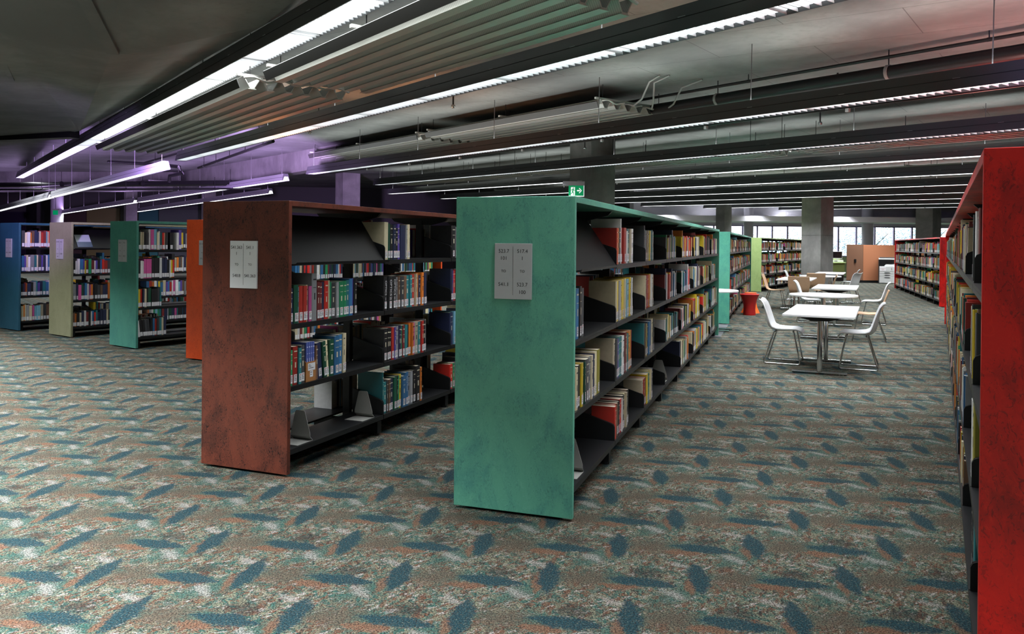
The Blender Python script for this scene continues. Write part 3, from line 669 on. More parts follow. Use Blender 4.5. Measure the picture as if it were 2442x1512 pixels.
B4 = bookcase('orange bookcase mostly hidden behind the brown one', (-3.577, 10.01), 0.50, -1, 4, PITCH, P_ORANGE, (sgn('551.458', '1', '575.1'), sgn('548.8', '1', '551.458')))
B5 = bookcase('dark brown bookcase with black flecked end panel', (-1.448, 5.199), 0.38, -1, 8, PITCH, P_BROWN, (sgn('541.363', '1', '548.8'), sgn('541.1', '1', '541.363'), M_PAPER), display=((3, 0),))
B6 = bookcase('large green bookcase standing foremost in the middle', (0.346, 4.416), 0.333, -1, 8, PITCH, P_GREEN, (sgn('523.7', '101', '541.1'), sgn('517.4', '1', '523.7', '100')), display=((3, 0),))
B7 = bookcase('sea green bookcase in line behind the foremost green one', (4.226, 15.54), 0.331, -1, 8, PITCH, P_GREEN2)
B8 = bookcase('pale lime bookcase beside the red and orange stools', (8.23, 26.45), 0.54, -1, 6, PITCH, P_LIME)
B9 = bookcase('far red bookcase next to the photocopier', (10.99, 20.59), 0.335, 1, 8, 1.18, P_RED)
B10 = bookcase('near bright red bookcase cut off by the picture edge', (1.247, 2.125), 0.490, 1, 13, PITCH, P_RED)

# ----------------------------------------------------------- things on shelves
def bookend(case, x, z, label, flip=False):
    p = case['M'] @ Vector((x, case['sd'] * (case['yf'] - 0.02), z))
    t = thing('bookend', label, 'bookend', p, case['rz'] + (math.pi if flip else 0), 'grey metal bookends')
    # local: upright in the YZ plane tapering upwards, base plate along -X
    iy = -case['sd'] * (-1 if flip else 1)
    a, b = 0.0, 0.16
    MB().prism([(-0.002, iy * q[0], q[1]) for q in ((0.0, 0.03), (0.0, 0.05), (0.045, 0.20), (0.055, 0.205), (0.115, 0.205), (0.125, 0.195), (0.16, 0.05), (0.16, 0.03))], [(0.001, iy * q[0], q[1]) for q in ((0.0, 0.03), (0.0, 0.05), (0.045, 0.20), (0.055, 0.205), (0.115, 0.205), (0.125, 0.195), (0.16, 0.05), (0.16, 0.03))]).build('upright', M_GREYMETAL, t)
    MB().prism([(-0.002, 0, 0.03), (0.001, 0, 0.032), (0.03, 0, 0.003), (0.03, 0, 0.0)], [(-0.002, iy * 0.16, 0.03), (0.001, iy * 0.16, 0.032), (0.03, iy * 0.16, 0.003), (0.03, iy * 0.16, 0.0)]).build('flare', M_GREYMETAL, t)
    MB().box(-0.14, 0.03, 0, iy * 0.16, 0.0005, 0.003).build('base_plate', M_GREYMETAL, t)
    return t
def magazine_file(case, x, z):
    p = case['M'] @ Vector((x, case['sd'] * (case['yf'] - 0.01), z)); W = 0.115
    t = thing('magazine_file', 'tan cardboard magazine file holding blue journals on the brown bookcase', 'magazine file', p, case['rz'] + 0.0)
    mt = grain(mat('tan_cardboard', S(164, 112, 66), 0.6), 50, 0.06, 0.03); k = 0.003; D = 0.20
    for xx in (0.0, W - k):
        prof = [(0, 0), (D, 0), (D, 0.26), (0.09, 0.20), (0.0, 0.135)]
        MB().prism([(xx, a, b) for a, b in prof], [(xx + k, a, b) for a, b in prof]).build('side', mt, t)
    MB().box(0, W, 0, k, 0, 0.135).build('front', mt, t); MB().box(0, W, D - k, D, 0, 0.26).build('back', mt, t); MB().box(0, W, 0, D, 0, k).build('bottom', mt, t)
    lb = MB(); lb.poly([(0.022, -0.001, 0.075), (0.104, -0.001, 0.075), (0.104, -0.001, 0.125), (0.022, -0.001, 0.125)], WHITE)
    lb.poly([(0.045, -0.001, 0.03), (0.080, -0.001, 0.03), (0.080, -0.001, 0.073), (0.045, -0.001, 0.073)], WHITE)
    for q, (z0, x1) in enumerate(((0.112, 0.05), (0.102, 0.06), (0.090, 0.085), (0.060, 0.07), (0.045, 0.066))): lb.poly([(0.030 if q < 3 else 0.05, -0.0014, z0), (x1, -0.0014, z0), (x1, -0.0014, z0 + 0.004), (0.030 if q < 3 else 0.05, -0.0014, z0 + 0.004)], INKC)
    lb.build('paper_label', M_LABEL, t)
    for q in range(4):
        xx = 0.012 + q * 0.024
        jp = case['M'] @ Vector((x + xx + 0.011, case['sd'] * (case['yf'] - 0.016), z + 0.004))
        j = thing('journal', '%s blue journal standing in the tan magazine file' % ORD[q], 'journal', jp, case['rz'], 'blue journals in the file')
        book_parts(j, 0.022, 0.265, 0.185, S(84, 100, 176), False, '', S(200, 206, 235), True)

NBOOK = [0]
def lay_row(case, lev, bay, spec, cname, scale=1.0, single=False, limit=99):
    """books of one bay from a spec string; letters are colours, numbers are thickness / height in mm"""
    sd = case['sd']; x = case['xb'][bay] + 0.016; z = LEVELS[lev]; n = 0
    for tok in spec.split():
        if tok[0] == '_': x += int(tok[1:]) / 1000; continue
        if tok == 'E': bookend(case, x + 0.16, z, 'grey bookend, %s bay of the %s shelf, %s bookcase, %s' % (ORD[bay], ('bottom', 'second', 'third', 'top')[lev], cname, 'nearer the end panel' if x < case['xb'][bay] + 0.4 else 'further along')); x += 0.2; continue
        if tok == 'F': magazine_file(case, x, z); x += 0.125; continue
        title = None; body = tok
        if ':' in tok: body, title = tok.split(':')
        nolab = body.endswith('!'); body = body.rstrip('!')
        lean = 0.0
        if body.endswith('<'): lean = -0.10; body = body[:-1]
        ch = body[0]; num = body[1:].split('/')
        t = int(num[0]) / 1000 * scale; h = (int(num[1]) if len(num) > 1 else rnd.randint(215, 270)) / 1000
        t *= rnd.uniform(0.94, 1.06); h = min(h, 0.345)
        dp = min(0.265, max(0.15, h * rnd.uniform(0.66, 0.76)))
        col = shade(PAL[ch][1]); inset = rnd.uniform(0.004, 0.022)
        wide = t + h * abs(math.sin(lean)) * 0.0
        if x + wide > case['xb'][bay + 1] - 0.016: break
        xc = x + t / 2; lp = Vector((xc, sd * (case['yf'] - inset), z + 0.0008 + abs(math.sin(lean)) * t / 2))
        if lean == 0.0: lean = rnd.gauss(0, 0.006)
        Mx = case['M'] @ Matrix.Translation(lp) @ Matrix.Rotation(math.pi if sd > 0 else 0, 4, 'Z') @ Matrix.Rotation(lean * (-1 if sd > 0 else 1), 4, 'Y')
        lab = (not nolab) and t > 0.009
        n += 1
        if single and n <= limit:
            NBOOK[0] += 1
            size = 'slim' if t < 0.022 else ('thick' if t > 0.045 else ('tall' if h > 0.275 else 'plain'))
            where = 'from the end panel' if bay == 0 else 'along the %s bay' % ORD[bay]
            bt = thing('book', '%s %s book, %s %s, %s shelf of the %s bookcase' % (size, PAL[ch][0], ORD[n - 1], where, ('bottom', 'second', 'third', 'top')[lev], cname), 'book', group='books on the %s bookcase' % cname)
            bt.matrix_world = Mx
            dark = sum(PAL[ch][1]) < 330
            tc = S(214, 206, 180) if dark else S(44, 44, 50)
            if title: tc = S(226, 226, 228)
            book_parts(bt, t, h, dp, col, lab, title if title else ('' if rnd.random() < 0.7 else None), tc, rnd.random() < 0.3)
        else:
            stuff_book(Mx, t, h, dp, col, lab)
        x += t + rnd.uniform(0.0006, 0.002)
    return n
def random_row(pal, fill, tmin=14, tmax=42, hmin=215, hmax=290):
    out = []; tot = 0; hb = rnd.randint(hmin, hmax - 25)
    while tot < fill:
        tk = rnd.randint(tmin, tmax); tot += tk + 1
        out.append('%s%d/%d%s' % (rnd.choice(pal), tk, min(330, max(hmin - 10, hb + rnd.randint(-18, 26) + (60 if rnd.random() < 0.03 else 0))), '' if rnd.random() < 0.93 else '!'))
    return ' '.join(out)

R5 = {(2, 0): 'n30/235 g34/255 l9/240 r30/245 r28/245 c14/250 m22/240 e40/325! u22/265 u20/260 n30/262 R30/268 c10/270 G20/258 d32/250 e22/255 G44/258 G30/258 t30/262 b32/272 p10/275 k22/265',
      (1, 0): 'G16/235 G18/235 r38/255 t22/240 d34/255 F h20/235! n42/250< g30/255< c18/260< g40/258 b44/278 b34/280 c20/285 c18/285',
      (0, 0): '_90 E _600 E',
      (3, 1): 'c42/300 g24/290 k30/285 n30/285 k28/255 p22/290 n60/280! e14/285 c30/290',
      (2, 1): 'k40/270:OPTICS_I k44/270:OPTICS_IV k44/272:OPTICS_II e24/260 h26/262 d40/260 h30/265 t40/265 t30/270 r40/275 c14/275 o34/280 n28/262 o30/285 n30/280 k30/282',
      (1, 1): 'k36/262 k22/265 k36/260 r26/262 p16/262 e36/265 n26/268 G14/262 u26/265 t30/265 k24/260 o24/268 o18/272 m30/270 s40/272 t30/270 R24/275 k36/272 e10/282',
      (0, 1): 't10/330! t34/250 d16/258 h20/262 n36/262 g34/270 k14/275 G16/270 y28/278 b38/258 b36/282:Optical_Physics e32/270 e28/275 k28/278 k50/310 o22/290',
      (3, 2): 'k60/300 e20/290 y14/288 d30/285 h30/285 w24/280 n24/285 b30/285 o16/285', (2, 2): 'n36/300 p12/285 r34/285 k30/280 R20/280 r36/290 w24/275 n40/285 r20/265',
      (1, 2): 'n50/300! l20/310 n60/290 w20/280 w26/285 d30/280', (0, 2): 'R44/230 G36/235 m26/232 n26/235 k66/270 n40/300'}
for (lv_, by_), sp in R5.items(): lay_row(B5, lv_, by_, sp, 'brown', 1.38, True)
R6 = {(2, 0): 'b30/290 k18/275 b34/290 k24/300 k16/290 d28/285', (1, 0): 'R22/245 c30/248 c22/245 k36/250 y24/255 k24/250 g10/250 d44/262 e26/265 s22/268 n18/272 w18/262 c30/275 v44/280',
      (0, 0): '_170 E', (3, 1): 'r16/255! o20/255 k26/255 k36/258 w14/325! r30/262 r44/262 w20/240 o16/250 t26/255 d18/255 s24/258 w30/260',
      (2, 1): 'c26/285 y24/285 e36/280 c16/285 c20/285 y36/290 c24/290 y30/292 l36/285 s16/285 y24/295 p16/295 w16/290', (1, 1): 's30/290! d24/285 p20/280 t26/285 t36/285 w26/285 e20/280 u36/300 c12/280 t20/282 y16/285 o36/290 y20/290 r20/290',
      (0, 1): 'r30/230! r24/232 h20/235 k30/240 R30/245 w10/245 k40/255 c24/258 s24/260 h24/260 k30/262',
      (3, 2): 'd20/300! e30/260 u24/258 s30/262 y34/262 w24/262 t30/268 n26/262 w20/258', (2, 2): 'c24/285! u24/280 n36/275 r34/282 o30/285 y22/288 w26/285 s20/280',
      (1, 2): 't30/290 h24/280 y22/275 s22/275 d24/280 b34/285 n24/290 w14/295 c24/298 k30/290', (0, 2): 's26/230< r26/232< u24/235< y34/255< t16/258< w14/255 v40/262 c16/265 n34/270'}
for (lv_, by_), sp in R6.items(): lay_row(B6, lv_, by_, sp, 'foremost green', 1.95, True)
lay_row(B6, 0, 3, '_60 E', 'foremost green')
PA = 'kkknncccwwssyyyrrRuhdeettbbgGoov'; PB = 'kkknnnrRgGtbblwwwccpmohuedys'; PC = 'cwsyyyrRRooGgGtbblnnkkuvm'
for by_ in range(3, 8):
    for lv_ in range(4):
        if (lv_, by_) != (0, 3): lay_row(B6, lv_, by_, random_row(PA, rnd.randint(680, 1080), 24, 66), '')
    for lv_ in range(4): lay_row(B5, lv_, by_, random_row(PB, rnd.randint(500, 1000)), '')
R10 = {(3, 0): 'r34/300 u30/300 k20/295 r26/300 d60/325 n24/290 h44/300', (2, 0): 'G22/270 y30/285 e34/280 v30/285 h40/300 d30/300 t34/310 k40/315', (1, 0): 't40/285 b30/290 c34/290 u40/305 o44/310 h34/315 t30/320', (0, 0): 'y26/270 c24/272 w22/275 g44/290 k22/285'}
for (lv_, by_), sp in R10.items(): lay_row(B10, lv_, by_, sp, 'near red', 1.7, True)
for (lv_, by_) in ((3, 1), (2, 1), (1, 1), (0, 1)): lay_row(B10, lv_, by_, {3: 'u50/300 w24/290 v34/290 k30/280 d30/290 t24/280', 2: 'd40/280 h30/290 y24/285 G24/285 k40/300 s24/290', 1: 'v44/320 y24/300 w40/320 o30/300 k30/290', 0: 't44/300 v30/300 n24/280 k30/280'}[lv_], 'near red', 1.8, True)
for by_ in range(2, 13):
    for lv_ in range(4): lay_row(B10, lv_, by_, random_row(PA + 'yov', rnd.randint(800, 1100), 22, 60), '')
for case, pal, lo, hi in ((B1, PB, 800, 1100), (B2, PB, 900, 1100), (B3, PB, 750, 1050), (B4, PB, 700, 1000), (B7, PC, 850, 1090), (B8, PC, 800, 1090), (B9, PC, 850, 1090)):
    for by_ in range(case['n']):
        for lv_ in range(4):
            if case is B2 and (lv_, by_) == (3, 0): continue
            if case is B3 and by_ == 0: 
                lay_row(case, lv_, by_, {3: 'g18/250 c20/250 c16/250 k26/250 d30/245 w24/290 m40/290 l30/290 c22/250 w18/265 t20/245 R22/245 s20/245 d24/250 _40 k40/250 _40 w30/250 p34/290', 2: 'k24/250 w26/250 w14/245 m30/275 m32/275 m30/275 k34/285 k30/285 k30/285 w30/290 n28/285 n32/285 k26/260 w16/255 y22/255 R18/260', 1: 'y26/260 R20/258 n22/260 c28/262 k16/262 g34/270 k26/255 k24/258 k24/260 d22/270 t20/275', 0: 'w26/230< k34/240< k30/240< d26/245< d30/245< k28/245 b24/250 r24/240 d28/250 t30/255 c22/255 n30/260'}[lv_], '', 1.25); continue
            lay_row(case, lv_, by_, random_row(pal, rnd.randint(lo, hi), 18, 54), '')
# the far faces of the cases, seen through the gaps
for case, pal in ((B1, PB), (B2, PB), (B3, PB), (B4, PB), (B5, PB), (B6, PA), (B7, PC), (B8, PC), (B9, PC), (B10, PA)):
    other = dict(case); other['sd'] = -case['sd']
    for by_ in range(case['n']):
        for lv_ in range(4):
            if rnd.random() < (0.25 if case in (B5, B6) and by_ < 2 else 0.06): continue
            if case is B5 and by_ == 0 and lv_ == 0: continue
            lay_row(other, lv_, by_, random_row(pal, rnd.randint(300, 900), 16, 46), '')
tag(STUFF.build('library_books', M_STUFF), 'hundreds of smaller library books filling the shelves further back', 'books', kind='stuff')
bookend(dict(B5, sd=1), 0.30, LEVELS[0], 'grey bookend on the far side of the brown bookcase bottom shelf', True)
# book shown on the display shelf of the olive bookcase
dp_ = B2['M'] @ Vector((0.22, -(B2['yf'] - 0.02), LEVELS[3] + 0.012))
dbk = thing('display_book', 'grey picture book propped on the sloping display shelf of the lilac bookcase', 'book', dp_)
dbk.rotation_euler = (math.radians(-36), 0, B2['rz'])
MB().box(-0.10, 0.13, -0.012, 0.012, 0, 0.27).build('cover', mat('grey_picture_cover', S(168, 178, 188), 0.3), dbk)
MB().box(-0.10, 0.13, -0.0128, -0.0121, 0.0, 0.10).build('cover_print', mat('slate_print', S(58, 78, 98), 0.3), dbk)
# ----------------------------------------------------------- furniture
def copy_tree(src, loc, rz, label):
    r = src.copy(); COL.objects.link(r); r.location = loc; r.rotation_euler = (0, 0, rz); r['label'] = label
    for ch in src.children:
        c = ch.copy(); COL.objects.link(c); c.parent = r
    return r
def rounded(P, r=0.04, n=4):
    """fillet the corners of an open polyline"""
    P = [Vector(p) for p in P]; out = [P[0]]
    for a, b, c in zip(P, P[1:], P[2:]):
        u_ = (a - b).normalized(); v_ = (c - b).normalized(); k = min(r, (a - b).length / 2, (c - b).length / 2)
        p0, p1 = b + u_ * k, b + v_ * k
        for i in range(n + 1):
            t = i / n; out.append(p0 * (1 - t) ** 2 + b * 2 * t * (1 - t) + p1 * t * t)
    return out + [P[-1]]
def shell_mesh(prof, widths, thick, curve, mt, nx=10):
    """a chair shell swept along a side profile (y, z), facing +Y"""
    mb = MB(); rows = len(prof)
    for side in (0, 1):
        for i, (y, z) in enumerate(prof):
            a = prof[max(0, i - 1)]; b = prof[min(rows - 1, i + 1)]
            ty, tz = b[0] - a[0], b[1] - a[1]; l = math.hypot(ty, tz); ny, nz = -tz / l, ty / l
            for k in range(nx + 1):
                u_ = -1 + 2 * k / nx; e = curve[i] * (u_ * u_) - side * thick
                mb.v.append((widths[i] * u_, y + ny * e, z + nz * e))
    w_ = nx + 1; off = rows * w_
    for i in range(rows - 1):
        for k in range(nx):
            mb.f.append((i * w_ + k, i * w_ + k + 1, (i + 1) * w_ + k + 1, (i + 1) * w_ + k))
            mb.f.append((off + i * w_ + k, off + (i + 1) * w_ + k, off + (i + 1) * w_ + k + 1, off + i * w_ + k + 1))
    rim = [k for k in range(nx + 1)] + [i * w_ + nx for i in range(1, rows)] + [(rows - 1) * w_ + k for k in range(nx - 1, -1, -1)] + [i * w_ for i in range(rows - 2, 0, -1)]
    for i, a in enumerate(rim):
        b = rim[(i + 1) % len(rim)]; mb.f.append((a, off + a, off + b, b))
    mb.c = [None] * len(mb.f)
    return mb
# white shell chair on a chrome sled base (faces local +Y)
wc = thing('shell_chair', 'x', 'chair', (0, 0, 0), 0, 'white shell chairs at the tables')
prof = [(-0.315, 0.825), (-0.290, 0.815), (-0.262, 0.775), (-0.240, 0.70), (-0.225, 0.62), (-0.213, 0.55), (-0.195, 0.485), (-0.155, 0.445), (-0.09, 0.430), (0.0, 0.432), (0.09, 0.442), (0.16, 0.446), (0.205, 0.435), (0.225, 0.410), (0.228, 0.390)]
wid = [0.15, 0.185, 0.205, 0.212, 0.215, 0.218, 0.222, 0.226, 0.228, 0.228, 0.225, 0.218, 0.205, 0.19, 0.18]
cur = [0.02, 0.022, 0.026, 0.034, 0.045, 0.055, 0.06, 0.055, 0.045, 0.035, 0.026, 0.02, 0.012, 0.008, 0.006]
shell_mesh(prof, wid, 0.012, cur, M_PLASTIC).build('shell', M_PLASTIC, wc, True, sharp=60)
for sx in (-1, 1):
    x = sx * 0.20
    pth = rounded([(sx * 0.15, -0.10, 0.420), (x * 0.92, -0.115, 0.415), (x, -0.24, 0.0105), (x, 0.215, 0.0105), (x * 0.92, 0.135, 0.425), (sx * 0.15, 0.12, 0.428)], 0.035, 4)
    MB().tube(pth, 0.0095, 8).build('sled_runner', M_CHROME, wc, True)
MB().tube([(-0.16, -0.10, 0.420), (0.16, -0.10, 0.420)], 0.009, 8).build('cross_tube', M_CHROME, wc, True)
MB().tube([(-0.16, 0.12, 0.428), (0.16, 0.12, 0.428)], 0.009, 8).build('cross_tube', M_CHROME, wc, True)
# tan plywood chair on four chrome legs (faces local +Y)
pc = thing('plywood_chair', 'x', 'chair', (0, 0, 0), 0, 'tan plywood chairs at the tables')
prof2 = [(-0.300, 0.83), (-0.262, 0.72), (-0.228, 0.61), (-0.205, 0.53), (-0.175, 0.475), (-0.11, 0.445), (0.0, 0.44), (0.12, 0.45), (0.20, 0.452), (0.225, 0.444)]
wid2 = [0.235, 0.238, 0.240, 0.225, 0.205, 0.200, 0.21, 0.215, 0.215, 0.21]
shell_mesh(prof2, wid2, 0.014, [0.012, 0.014, 0.014, 0.012, 0.01, 0.006, 0.004, 0.003, 0.002, 0.0], M_WOOD).build('shell', M_WOOD, pc, True, sharp=50)
for sx in (-1, 1):
    MB().tube(rounded([(sx * 0.10, -0.10, 0.425), (sx * 0.19, -0.12, 0.42), (sx * 0.225, -0.265, 0.0)], 0.03), 0.010, 8).build('leg', M_CHROME, pc, True)
    MB().tube(rounded([(sx * 0.10, 0.14, 0.43), (sx * 0.19, 0.16, 0.425), (sx * 0.225, 0.235, 0.0)], 0.03), 0.010, 8).build('leg', M_CHROME, pc, True)
MB().tube([(-0.12, -0.10, 0.427), (0.12, -0.10, 0.427)], 0.010, 8).build('cross_tube', M_CHROME, pc, True)
MB().tube([(-0.12, 0.14, 0.432), (0.12, 0.14, 0.432)], 0.010, 8).build('cross_tube', M_CHROME, pc, True)
TAX = Vector((0.42, 0.908)); TR = Vector((0.908, -0.42))
def face(v): return math.atan2(v.y, v.x) - math.pi / 2
fr, fl_, fa, fn = face(TR), face(-TR), face(TAX), face(-TAX)
first = {}
def put(src, x, y, rz, label):
    if id(src) not in first:
        first[id(src)] = 1; src.location = (x, y, 0); src.rotation_euler = (0, 0, rz); src['label'] = label; return src
    return copy_tree(src, (x, y, 0), rz, label)
put(wc, 3.60, 10.55, fr, 'white shell chair pulled out left of the nearest table')
put(wc, 4.38, 10.12, fl_, 'white shell chair tucked in right of the nearest table')
put(wc, 6.05, 16.25, fr, 'white shell chair left of the second rectangular table, beside a tan chair')
put(wc, 7.20, 15.95, fl_, 'white shell chair right of the second rectangular table')
put(wc, 9.15, 21.75, fl_ - 0.5, 'white shell chair right of the far round table')
put(wc, 10.35, 24.6, fl_, 'white shell chair furthest back, by the partition')
put(wc, 8.10, 22.9, fr, 'white shell chair peeping out behind the tan chairs near the lime bookcase')
put(pc, 6.74, 18.75, fa, 'tan plywood chair with its back to the camera')
put(pc, 6.55, 19.95, fr, 'tan plywood chair seen side on next to the lime bookcase')
put(pc, 5.86, 13.15, fl_, 'tan plywood chair right of the nearer round table')
put(pc, 7.75, 19.9, fl_, 'tan plywood chair right of the far left rectangular table')
put(pc, 8.00, 21.25, fa + 0.3, 'tan plywood chair back in front of the far round table')

def table(label, x, y, L=1.8, Wd=0.8, H=0.73, ax=TAX):
    t = thing('rectangular_table', label, 'table', (x, y, 0), math.atan2(ax.y, ax.x), 'white rectangular tables')
    MB().box(-L / 2, L / 2, -Wd / 2, Wd / 2, H - 0.028, H).build('tabletop', M_WHITE, t, bevel=0.004)
    for sx in (-1, 1):
        xx = sx * (L / 2 - 0.32)
        MB().prism([(xx - 0.05, a, b) for a, b in ((-0.32, H - 0.03), (0.32, H - 0.03), (0.10, H - 0.09), (-0.10, H - 0.09))], [(xx + 0.05, a, b) for a, b in ((-0.32, H - 0.03), (0.32, H - 0.03), (0.10, H - 0.09), (-0.10, H - 0.09))]).build('support_bracket', M_BLACK, t)
        MB().tube([(xx, 0, 0.03), (xx, 0, H - 0.085)], 0.030, 20).build('column', M_CHROME, t, True, sharp=50)
        MB().tube([(xx, -0.31, 0.018), (xx, 0.31, 0.018)], 0.018, 12).build('foot_bar', M_CHROME, t, True, sharp=50)
        for y_ in (-0.29, 0.29): MB().lathe([(0.02, 0), (0.02, 0.01)], 10, xx, y_).build('glide', M_BLACK, t)
    return t
def round_table(label, x, y, R=0.54, H=0.73):
    t = thing('round_table', label, 'table', (x, y, 0), math.atan2(TAX.y, TAX.x), 'white round tables')
    MB().lathe([(R - 0.006, H - 0.03), (R, H - 0.024), (R, H - 0.005), (R - 0.004, H)], 56).build('tabletop', M_WHITE, t, True, sharp=30)
    MB().lathe([(0.20, H - 0.045), (0.20, H - 0.031)], 20).build('mounting_plate', M_BLACK, t)
    for sx in (-0.16, 0.16):
        MB().tube([(sx, 0, 0.03), (sx, 0, H - 0.045)], 0.027, 18).build('column', M_CHROME, t, True, sharp=50)
        MB().tube([(sx, -0.34, 0.018), (sx, 0.34, 0.018)], 0.016, 12).build('foot_bar', M_CHROME, t, True, sharp=50)
    return t
table('nearest white rectangular table with two chrome pedestals', 3.95, 10.15)
table('white rectangular table behind the nearer round table', 6.50, 16.05)
table('white rectangular table beside the tan chairs, far left of the group', 7.10, 19.95)
table('white rectangular table furthest back by the green counter', 9.70, 24.4)
round_table('nearer white round table between two rectangular ones', 5.22, 13.42)
round_table('far white round table in front of the concrete column', 8.45, 21.95)
round_table('white round table half hidden by the end of the green bookcase', 3.62, 14.5, 0.47)
# stools
def stool(label, x, y, prof, c):
    t = thing('drum_stool', label, 'stool', (x, y, 0), 0, 'moulded waisted stools')
    m = mat(c[0], c[1], 0.4)
    MB().lathe(prof, 32).build('body', m, t, True, sharp=40)
    r, z = prof[-1]; MB().lathe([(r * 0.95, z), (r, z + 0.008), (r * 0.93, z + 0.014), (r * 0.6, z + 0.010)], 32).build('seat', m, t, True, sharp=40)
up_ = [(0.135, 0.0), (0.137, 0.02), (0.128, 0.12), (0.132, 0.22), (0.155, 0.33), (0.190, 0.41), (0.208, 0.45)]
stool('red waisted stool flaring towards the top', 5.27, 17.75, up_, ('red_stool_plastic', S(176, 26, 26)))
stool('orange waisted stool flaring towards the floor, behind the red one', 5.47, 18.35, [(r, 0.45 - z) for r, z in reversed(up_)], ('orange_stool_plastic', S(240, 110, 40)))

# exit sign on the column
ex = thing('exit_sign', 'green running man exit sign with white arrow on the concrete column', 'exit sign', (1.47, 18.55, 2.62), 0.02)
M_EXG = mat('exit_green', S(0, 140, 84), 0.4, emit=S(0, 140, 84), es=0.6); M_EXW = mat('exit_white', S(235, 240, 238), 0.4, emit=(0.9, 0.95, 0.93, 1), es=0.7)
sw, sh = 0.345, 0.235
MB().box(-sw / 2, sw / 2, -0.012, 0.012, 0.03, 0.03 + sh).build('sign_panel', M_EXG, ex)
MB().box(-sw / 2, sw / 2, -0.012, 0.012, 0.012, 0.03).box(sw / 2, sw / 2 + 0.014, -0.012, 0.012, 0.012, 0.03 + sh).build('lit_edge', M_EXW, ex)
MB().box(-sw / 2 - 0.13, sw / 2 + 0.02, -0.04, 0.12, 0.03 + sh, 0.125 + sh).build('housing', mat('sign_housing', S(190, 186, 196), 0.5), ex)
MB().box(0.04, 0.14, 0.0, 0.745, 0.095 + sh, 0.15 + sh).build('mount', M_GREYMETAL, ex)
yy = -0.0128
mw = MB()
mw.poly([(-0.122, yy, 0.036), (-0.028, yy, 0.036), (-0.028, yy, 0.228), (-0.122, yy, 0.228)])
cx_, cz_ = 0.075, 0.148
mw.poly([(cx_ - 0.055, yy, cz_ - 0.016), (cx_ + 0.012, yy, cz_ - 0.016), (cx_ + 0.012, yy, cz_ + 0.016), (cx_ - 0.055, yy, cz_ + 0.016)])
mw.poly([(cx_ - 0.014, yy, cz_ + 0.058), (cx_ + 0.008, yy, cz_ + 0.058), (cx_ + 0.058, yy, cz_), (cx_ + 0.030, yy, cz_)])
mw.poly([(cx_ - 0.014, yy, cz_ - 0.058), (cx_ + 0.030, yy, cz_), (cx_ + 0.058, yy, cz_), (cx_ + 0.008, yy, cz_ - 0.058)])
mw.build('door_and_arrow', M_EXW, ex)
mg = MB(); y2 = yy - 0.0006
hd = [(-0.062 + 0.013 * math.cos(a * 0.524), y2, 0.206 + 0.013 * math.sin(a * 0.524)) for a in range(12)]; mg.poly(hd)
def limb(a, b, w0, w1):
    a, b = Vector((a[0], 0, a[1])), Vector((b[0], 0, b[1])); d = (b - a).normalized(); n = Vector((-d.z, 0, d.x))
    mg.poly([(p.x, y2, p.z) for p in (a + n * w0, a - n * w0, b - n * w1, b + n * w1)])
for a, b, w0, w1 in (((-0.068, 0.190), (-0.082, 0.125), 0.015, 0.013), ((-0.07, 0.182), (-0.104, 0.172), 0.007, 0.006), ((-0.104, 0.174), (-0.116, 0.146), 0.006, 0.005), ((-0.066, 0.180), (-0.046, 0.150), 0.007, 0.006), ((-0.046, 0.152), (-0.026, 0.156), 0.006, 0.005),
                     ((-0.08, 0.130), (-0.060, 0.092), 0.010, 0.009), ((-0.060, 0.094), (-0.050, 0.040), 0.008, 0.007), ((-0.084, 0.128), (-0.094, 0.086), 0.010, 0.008), ((-0.092, 0.090), (-0.132, 0.074), 0.008, 0.006)): limb(a, b, w0, w1)
mg.build('running_man', M_EXG, ex)
# second small exit sign far left
e2 = thing('exit_sign', 'tiny green exit sign hanging far behind the lilac bookcase', 'exit sign', (-20.6, 36.0, 2.62))
MB().box(-0.02, 0.2, -0.01, 0.01, 0, 0.2).build('sign_panel', M_EXG, e2); MB().box(-0.05, 0.25, -0.03, 0.03, 0.2, 0.27).build('housing', M_GREYMETAL, e2); MB().tube([(0.1, 0, 0.27), (0.1, 0, 1.9)], 0.01, 5).build('drop_rod', M_DARK, e2)

# partition, copier, counter and computer
pt = thing('partition_screen', 'fabric partition screen in brown and tan by the photocopier', 'partition', (14.9, 34.1, 0), -0.02)
def fabric(n, c): return grain(mat(n, c, 0.9), 240, 0.10, 0.15)
MB().box(-0.64, 0.04, 0, 0.06, 0.10, 1.62).build('panel', fabric('brown_fabric', S(134, 96, 74)), pt, bevel=0.005)['label'] = 'dark brown fabric panel'
MB().box(0.045, 2.6, 0, 0.06, 0.10, 1.61).build('panel', fabric('tan_fabric', S(190, 124, 88)), pt, bevel=0.005)['label'] = 'tan fabric panel'
MB().box(-0.64, 2.6, 0.005, 0.055, 0.0, 0.10).build('plinth', M_BLACK, pt)
MB().box(-0.34, -0.26, -0.03, 0, 0.86, 1.0).box(-0.33, -0.27, -0.05, -0.03, 0.86, 0.90).build('coat_hook', M_BLACK, pt)
cp = thing('photocopier', 'grey white photocopier with paper drawers in front of the tan partition', 'photocopier', (15.62, 33.35, 0), -0.42)
M_COP = mat('copier_grey', S(206, 208, 208), 0.45); M_COPD = mat('copier_dark', S(52, 54, 58), 0.5)
MB().box(-0.30, 0.30, 0, 0.6, 0.02, 0.72).build('body', M_COP, cp, bevel=0.01)
MB().box(-0.33, -0.305, 0.02, 0.6, 0.02, 1.0).build('side_cover', M_COPD, cp, bevel=0.005)
MB().box(-0.33, 0.26, 0.20, 0.6, 0.72, 1.0).build('output_recess', M_COPD, cp)
